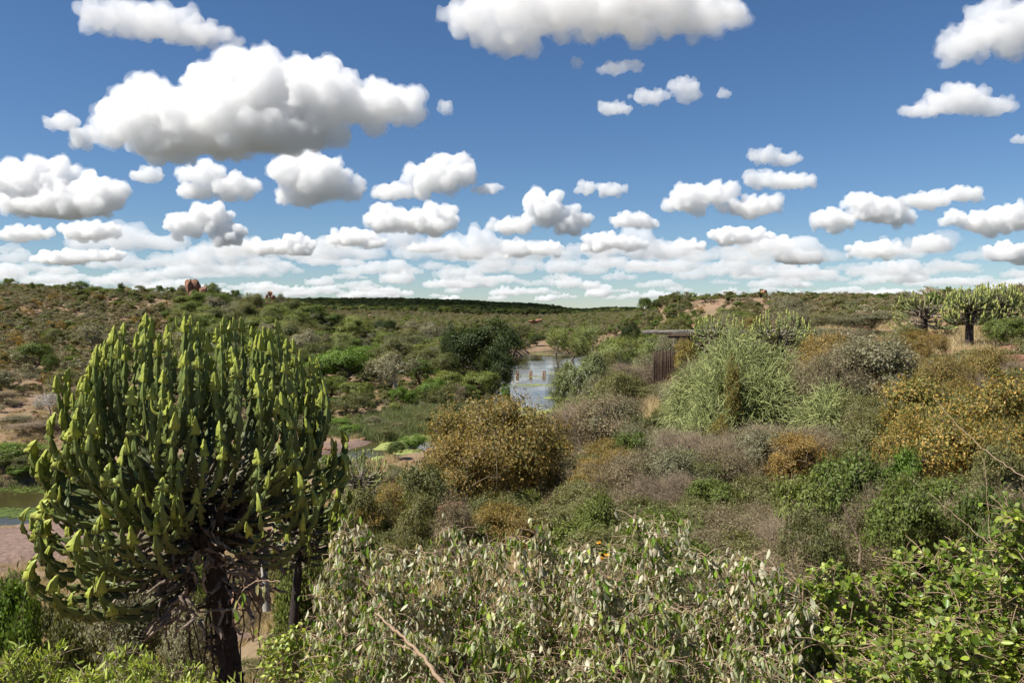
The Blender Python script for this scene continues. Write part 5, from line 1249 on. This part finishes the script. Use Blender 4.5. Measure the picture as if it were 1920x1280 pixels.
# long bare canes, flowers
def cane(pts, r, label, mat='stem', name='bare_cane'):
    P = np.array([[(px - 960) / F * d, d, zat(py, d)] for px, py, d in pts]); Q = smooth_path(P, 24); Q[1:-1] += np.random.default_rng(len(pts)).normal(size=(22, 3)) * .003
    mb = MB(); mb.add(*tube(Q - Q[0], np.linspace(r, r * .45, 24), 6)); 
    if name == 'pale_barked_tree': o = link(name, None, loc=Q[0]); link('trunk', mb.mesh('trunk', [M[mat]]), o); tag(o, label, 'tree')
    else: o = link(name, mb.mesh(name, [M[mat]]), loc=Q[0]); tag(o, label, 'branch')
cane([(835, 1300, 2.9), (780, 1225, 3.1), (735, 1185, 3.3), (700, 1155, 3.5)], .009, 'thick pale forked branch rising from the bottom edge left of the middle')
cane([(795, 1240, 3.05), (760, 1222, 3.2), (735, 1213, 3.3)], .005, 'thin side fork of the thick pale branch near the bottom edge')
cane([(1940, 905, 5.0), (1870, 860, 5.6), (1800, 800, 6.5), (1752, 745, 7.5)], .0045, 'long thin pale cane slanting across the orange shrubs at right')
cane([(1930, 1080, 3.6), (1860, 1020, 4), (1800, 970, 4.4), (1745, 925, 5)], .0028, 'long pinkish cane slanting above the broad-leaved vines')
cane([(1880, 1140, 3.4), (1872, 1060, 3.6), (1862, 1000, 3.8), (1850, 860, 4.2)], .0022, 'thin upright pinkish cane at the right edge among the vines')
cane([(1585, 950, 8), (1605, 990, 8), (1620, 1030, 8), (1618, 1060, 8)][::-1], .016, 'forked bare grey stem standing inside the green tangled belt', 'twig')
cane([(495, 1150, 20), (492, 1090, 20), (487, 1030, 20), (480, 985, 20)], .12, 'smooth pale grey tree trunk behind the big euphorbia', 'palebark', 'pale_barked_tree')
cane([(520, 1095, 5), (475, 1092, 5), (450, 1110, 5), (432, 1150, 5)], .006, 'arching pale twig with hanging leaves across the pale trunk')
rg = np.random.default_rng(3)
P = np.array([[(px - 960) / F * d, d, zat(py, d)] for px, py, d in [(447, 1115, 5), (455, 1120, 5), (440, 1130, 5), (470, 1100, 5), (480, 1098, 5), (492, 1100, 5), (435, 1150, 5), (430, 1145, 5)]])
lv, lf = leaves(P, rg, .10, .035, 'droop', .2, True); mb = MB(); mb.add(lv, lf); tag(link('hanging_leaves', mb.mesh('hanging_leaves', [M['silver']])), 'few green leaves hanging from the arching pale twig by the black trunk', 'leaves')
for i, (px, py, d) in enumerate([(1124, 1022, 3.7), (1138, 1046, 3.7), (1130, 1052, 3.65)]):
    c = Vector(((px - 960) / F * d, d, zat(py, d))); mb = MB(); n = 5
    P = np.zeros((n, 3)); lv, lf = leaves(P, rg, .017, .013, 'rand', .2, True); mb.add(lv, lf)
    tag(link('orange_flower', mb.mesh('orange_flower', [M['petal']]), loc=c), ['small orange flower, topmost of three in the silver-leaved shrubs', 'small orange flower, right one of the lower pair', 'small orange flower, left one of the lower pair'][i], 'flower')
print('near', round(time.time() - T0, 1), len(bpy.data.objects))

# ------------------------------------------------------------------ clouds: closed bodies of thin white mist
def cloud_mat(dens, name='cloud_mist'):
    m, nt, out = newmat(name); v = N(nt, 'ShaderNodeVolumeScatter'); v.inputs['Color'].default_value = (1, 1, 1, 1); v.inputs['Density'].default_value = dens; v.inputs['Anisotropy'].default_value = .1
    ab = N(nt, 'ShaderNodeVolumeAbsorption'); ab.inputs['Color'].default_value = (0, 0, 0, 1); ab.inputs['Density'].default_value = dens * .042; ad = N(nt, 'ShaderNodeAddShader')
    nt.links.new(v.outputs[0], ad.inputs[0]); nt.links.new(ab.outputs[0], ad.inputs[1]); nt.links.new(ad.outputs[0], out.inputs['Volume']); return m
M['cloud'] = cloud_mat(.0068); M['fringe'] = cloud_mat(.0028, 'cloud_fringe'); M['thin'] = cloud_mat(.0016, 'cloud_haze_thin')  # the low-density one fades the far clouds, standing in for haze
ALT = 1400.0
def tex(size, depth=4):
    t = bpy.data.textures.new('billow', 'CLOUDS'); t.noise_scale = size; t.noise_depth = depth; t.noise_basis = 'IMPROVED_PERLIN'; return t
def cloud_mesh(lobes, base, seed, vox, ratio=.85, mat='cloud', amp=1.35, grow=0.0):
    """lobes in px (cx,cy,rx,ry) relative to the cloud centre; returned in px units, z up from base"""
    rg = np.random.default_rng(seed); bm = bmesh.new(); ico = None; V = []; Fs = []; n = 0
    b0 = bmesh.new(); bmesh.ops.create_icosphere(b0, subdivisions=2, radius=1); iv = np.array([v.co[:] for v in b0.verts]); fv = np.array([[v.index for v in f.verts] for f in b0.faces]); b0.free(); bm.free()
    for (cx, cy, rx, ry) in lobes:
        zc = base - cy; ryy = max(rx * ratio * .7, ry)
        els = [((cx, 0, zc), (rx * .74, ryy * .74, ry * .70))]; m = int(16 + rx * .36)
        for k in range(m):
            D = unit(rg.normal(size=3) * [1, 1, .9] + [0, -.15, .35]); q = rg.uniform(.58, .88); s = ry * rg.uniform(.14, .46); c = np.array((cx + D[0] * rx * q, D[1] * ryy * q, zc + D[2] * ry * q))
            els.append((c, (s * 1.1, s * 1.1, s)))
            for j in range(3):            # heads on heads, like a cauliflower
                E_ = unit(D + rg.normal(size=3) * .75); s2 = s * rg.uniform(.28, .5); els.append((c + E_ * s * .92, (s2, s2, s2)))
        for c, s in els:
            v = iv * np.array(s) + np.array(c); v[:, 2] = np.where(v[:, 2] < 4, 4 - (4 - v[:, 2]) * .15, v[:, 2]); V.append(v); Fs.append(fv + n); n += len(iv)
    me = mk_mesh('cloud', np.concatenate(V), [np.concatenate(Fs)], [], [0]); ob = bpy.data.objects.new('c', me); COL.objects.link(ob)
    md = ob.modifiers.new('r', 'REMESH'); md.mode = 'VOXEL'; md.voxel_size = vox
    big = max(l[3] for l in lobes)
    for sz, st in ((big * .8, big * .34), (big * .30, big * .22), (max(big * .12, vox * 2.4), max(big * .10, vox * 1.2) * (1.6 if amp > 2 else 1.35))):
        d = ob.modifiers.new('d', 'DISPLACE'); d.texture = tex(sz, 2); d.strength = st * amp; d.mid_level = .47 - grow
    md = ob.modifiers.new('r2', 'REMESH'); md.mode = 'VOXEL'; md.voxel_size = vox
    me2 = bpy.data.meshes.new_from_object(ob.evaluated_get(bpy.context.evaluated_depsgraph_get())); bpy.data.objects.remove(ob); me2.name = 'cloud'
    co = np.empty(len(me2.vertices) * 3, np.float32); me2.vertices.foreach_get('co', co); co = co.reshape(-1, 3) + [seed * 0, 0, 0]
    co[:, 2] = np.where(co[:, 2] < 2, 2 - (2 - co[:, 2]) * .35, co[:, 2]); me2.vertices.foreach_set('co', co.astype(np.float32).ravel()); me2.update()
    me2.materials.clear(); me2.materials.append(M[mat]); return me2
CL = [
 ('largest white cloud at the upper left, two joined heaps with a grey base', 305, [(330, 235, 150, 62), (300, 210, 90, 45), (470, 185, 120, 72), (590, 190, 130, 62), (700, 200, 110, 42), (480, 250, 200, 48), (380, 270, 140, 34)]),
 ('ragged scrap of cloud at the left tip of the largest cloud', 290, [(125, 235, 36, 20), (160, 262, 28, 22)]),
 ('tiny wisp at the right tip of the largest cloud', 224, [(836, 206, 14, 15)]),
 ('long slanting cloud high at the upper left corner', 96, [(215, 38, 75, 30), (300, 52, 95, 34), (370, 72, 80, 24), (440, 85, 30, 10)]),
 ('broad grey-bottomed cloud cut by the top edge', 125, [(900, 45, 75, 38), (1010, 30, 130, 56), (1160, 20, 150, 62), (1290, 40, 110, 36), (960, 90, 60, 30), (1370, 45, 40, 12)]),
 ('small cloud just under the broad top-edge cloud', 150, [(1150, 134, 38, 14), (1185, 128, 30, 12)]),
 ('puff like a small ball under the broad top-edge cloud', 138, [(1080, 125, 13, 11)]),
 ('ragged cloud right of centre, tail pointing lower left', 225, [(1150, 208, 45, 14), (1215, 186, 45, 16), (1280, 172, 36, 22)]),
 ('tiny puff right of the ragged cloud', 192, [(1352, 182, 17, 11)]),
 ('large cloud in the upper right corner', 133, [(1800, 90, 45, 38), (1860, 65, 70, 50), (1925, 50, 60, 40)]),
 ('lens-shaped white cloud near the right edge', 226, [(1720, 212, 55, 13), (1790, 196, 75, 30), (1860, 205, 42, 20)]),
 ('heaped white cloud at the left edge', 415, [(40, 350, 70, 42), (95, 340, 60, 38), (170, 365, 85, 38), (110, 390, 130, 26)]),
 ('small dull puff above the heaped left cloud', 352, [(280, 333, 36, 18)]),
 ('flat-topped cloud right under the largest cloud', 384, [(385, 330, 60, 24), (440, 350, 55, 28), (370, 360, 50, 20)]),
 ('upright heaped cloud under the middle of the largest cloud', 398, [(560, 330, 52, 42), (610, 340, 45, 46), (650, 355, 44, 26), (560, 370, 42, 24)]),
 ('wedge-shaped cloud with its peak at right, left of the centre', 385, [(740, 362, 48, 20), (810, 340, 58, 34), (850, 325, 40, 34), (915, 356, 30, 11)]),
 ('pointed heaped cloud above the left ridge', 468, [(350, 425, 48, 24), (400, 410, 50, 26), (430, 440, 42, 22)]),
 ('flat-topped bright cloud in the middle left', 447, [(730, 415, 48, 32), (800, 415, 72, 30)]),
 ('pyramid-shaped cloud at the centre', 445, [(1020, 395, 48, 34), (960, 425, 50, 18), (1065, 415, 42, 26)]),
 ('small oval cloud right of the pyramid-shaped one', 376, [(1100, 355, 24, 15), (1145, 358, 34, 15)]),
 ('low round cloud right of the pyramid-shaped one', 434, [(1180, 415, 48, 17), (1215, 420, 28, 14)]),
 ('bright cloud with broken right end, right of centre', 415, [(1290, 375, 52, 30), (1345, 365, 45, 24), (1410, 390, 68, 22)]),
 ('upper one of two stacked clouds right of centre', 317, [(1430, 295, 36, 18), (1470, 302, 35, 15)]),
 ('lower one of two stacked clouds right of centre', 363, [(1420, 340, 38, 20), (1475, 342, 60, 18)]),
 ('broad cloud above the right-hand skyline', 441, [(1560, 415, 52, 22), (1630, 395, 60, 30), (1680, 405, 40, 20)]),
 ('flat cloud stretching right above the broad one', 402, [(1730, 378, 56, 20), (1800, 366, 50, 18)]),
 ('round cloud against the right edge', 452, [(1840, 420, 50, 26), (1900, 410, 60, 30), (1790, 412, 35, 16)]),
 ('small cloud cut by the right edge', 275, [(1905, 265, 26, 10)]),
 ('cloud low at the left edge below the heaped one', 458, [(50, 440, 60, 17), (170, 435, 70, 22)]),
 ('long cloud low above the left end of the ridge', 500, [(120, 485, 75, 17), (190, 480, 55, 14)]),
 ('small low cloud above the single round tree', 482, [(500, 465, 52, 18), (560, 460, 46, 22)]),
 ('low cloud left below the flat-topped bright cloud', 470, [(660, 448, 50, 20), (700, 455, 34, 14)]),
 ('low cloud right below the flat-topped bright cloud', 478, [(800, 466, 52, 11)]),
 ('low cloud at the centre above the plateau', 490, [(970, 470, 40, 18), (1030, 466, 40, 16), (880, 478, 34, 12)]),
 ('low cloud between the centre and the small hut', 477, [(1130, 455, 46, 20), (1180, 458, 38, 16)]),
 ('long low cloud above the right-hand hill', 500, [(1380, 445, 62, 22), (1440, 460, 60, 20), (1500, 485, 60, 16), (1290, 466, 44, 16)]),
 ('low cloud above the skyline right of the hill', 492, [(1640, 470, 62, 18), (1740, 460, 46, 18)]),
 ('low cloud in front of the right edge above the euphorbias', 500, [(1890, 475, 52, 22)]),
]
def add_cloud(me, cx, base, sc, label, group=None, rot=0, off=0):
    D = (ALT + off) / ((HY - base) / F); k = D / F
    o = link('cloud', me, loc=((cx - 960) * k, D, EYE + ALT + off), rot=(0, 0, rot), scale=(sc[0] * k, sc[1] * k, sc[2] * k)); return tag(o, label, 'cloud', group)
for i, (lab, base, lobes) in enumerate(CL):
    cx = sum(l[0] for l in lobes) / len(lobes); span = max(l[0] + l[2] for l in lobes) - min(l[0] - l[2] for l in lobes)
    me = cloud_mesh([(l[0] - cx, l[1], l[2], l[3]) for l in lobes], base, i, max(1.3, min(2.8, span / 130)))
    o = add_cloud(me, cx, base, (1, 1, 1), lab)
    fr = cloud_mesh([(l[0] - cx, l[1], l[2], l[3]) for l in lobes], base, i, max(1.4, min(3.2, span / 125)), mat='fringe', amp=2.3, grow=.0)
    link('fringe', fr, o)
SMALL = [cloud_mesh([(-40, -14, 40, 14), (0, -20, 42, 20), (45, -13, 38, 13)], 0, 90, 2.2, mat='thin', amp=1.6), cloud_mesh([(-20, -16, 46, 16), (35, -11, 40, 11)], 0, 91, 2.2, mat='thin', amp=1.6),
         cloud_mesh([(-50, -10, 36, 10), (-10, -14, 40, 14), (40, -18, 34, 18), (80, -9, 26, 9)], 0, 92, 2.4, mat='thin', amp=1.6), cloud_mesh([(0, -14, 48, 14), (30, -18, 24, 18)], 0, 93, 2.2, mat='thin', amp=1.6)]
rg = random.Random(4); cnt_ = {}
ROWN = ['highest', 'second', 'third', 'fourth', 'fifth', 'sixth', 'seventh', 'eighth', 'lowest']
for row, (base, n, s) in enumerate([(478, 9, .95), (494, 11, .85), (507, 13, .75), (518, 15, .64), (530, 17, .54), (540, 20, .48), (549, 22, .42), (557, 24, .36), (564, 24, .30)]):
    for k in range(n):
        cx = -60 + (k + rg.uniform(.1, .9)) * 2040 / n; sc = s * rg.uniform(.7, 1.5)
        if not -20 < cx < 1940: continue
        cnt_[row] = cnt_.get(row, 0) + 1; lab = f'small flat cloud, {ORD[cnt_[row] - 1]} from the left in the {ROWN[row]} thin row over the horizon'
        add_cloud(SMALL[rg.randrange(4)], cx, base + rg.uniform(-6, 6), (sc * 1.15, sc * rg.uniform(1, 2), sc * rg.uniform(.8, 1.5)), lab, 'small flat clouds low over the horizon', off=rg.uniform(-60, 60))
# an unseen wide cloud, added above the frame to shade the far plateau
shade = cloud_mesh([(-120, -45, 150, 45), (40, -60, 170, 60), (170, -40, 110, 40), (0, -40, 120, 40)], 0, 120, 5, ratio=1.15)
tag(link('cloud', shade, loc=(-1120, 1560, EYE + ALT), scale=(3.2, 5.0, 2.6)), 'wide unseen cloud over the top edge, added to shade the far plateau', 'cloud')
print('tris', sum(len(m.loops) - 2 * len(m.polygons) for m in bpy.data.meshes)); print('done', round(time.time() - T0, 1), len(bpy.data.objects), sum(len(m.polygons) for m in bpy.data.meshes))
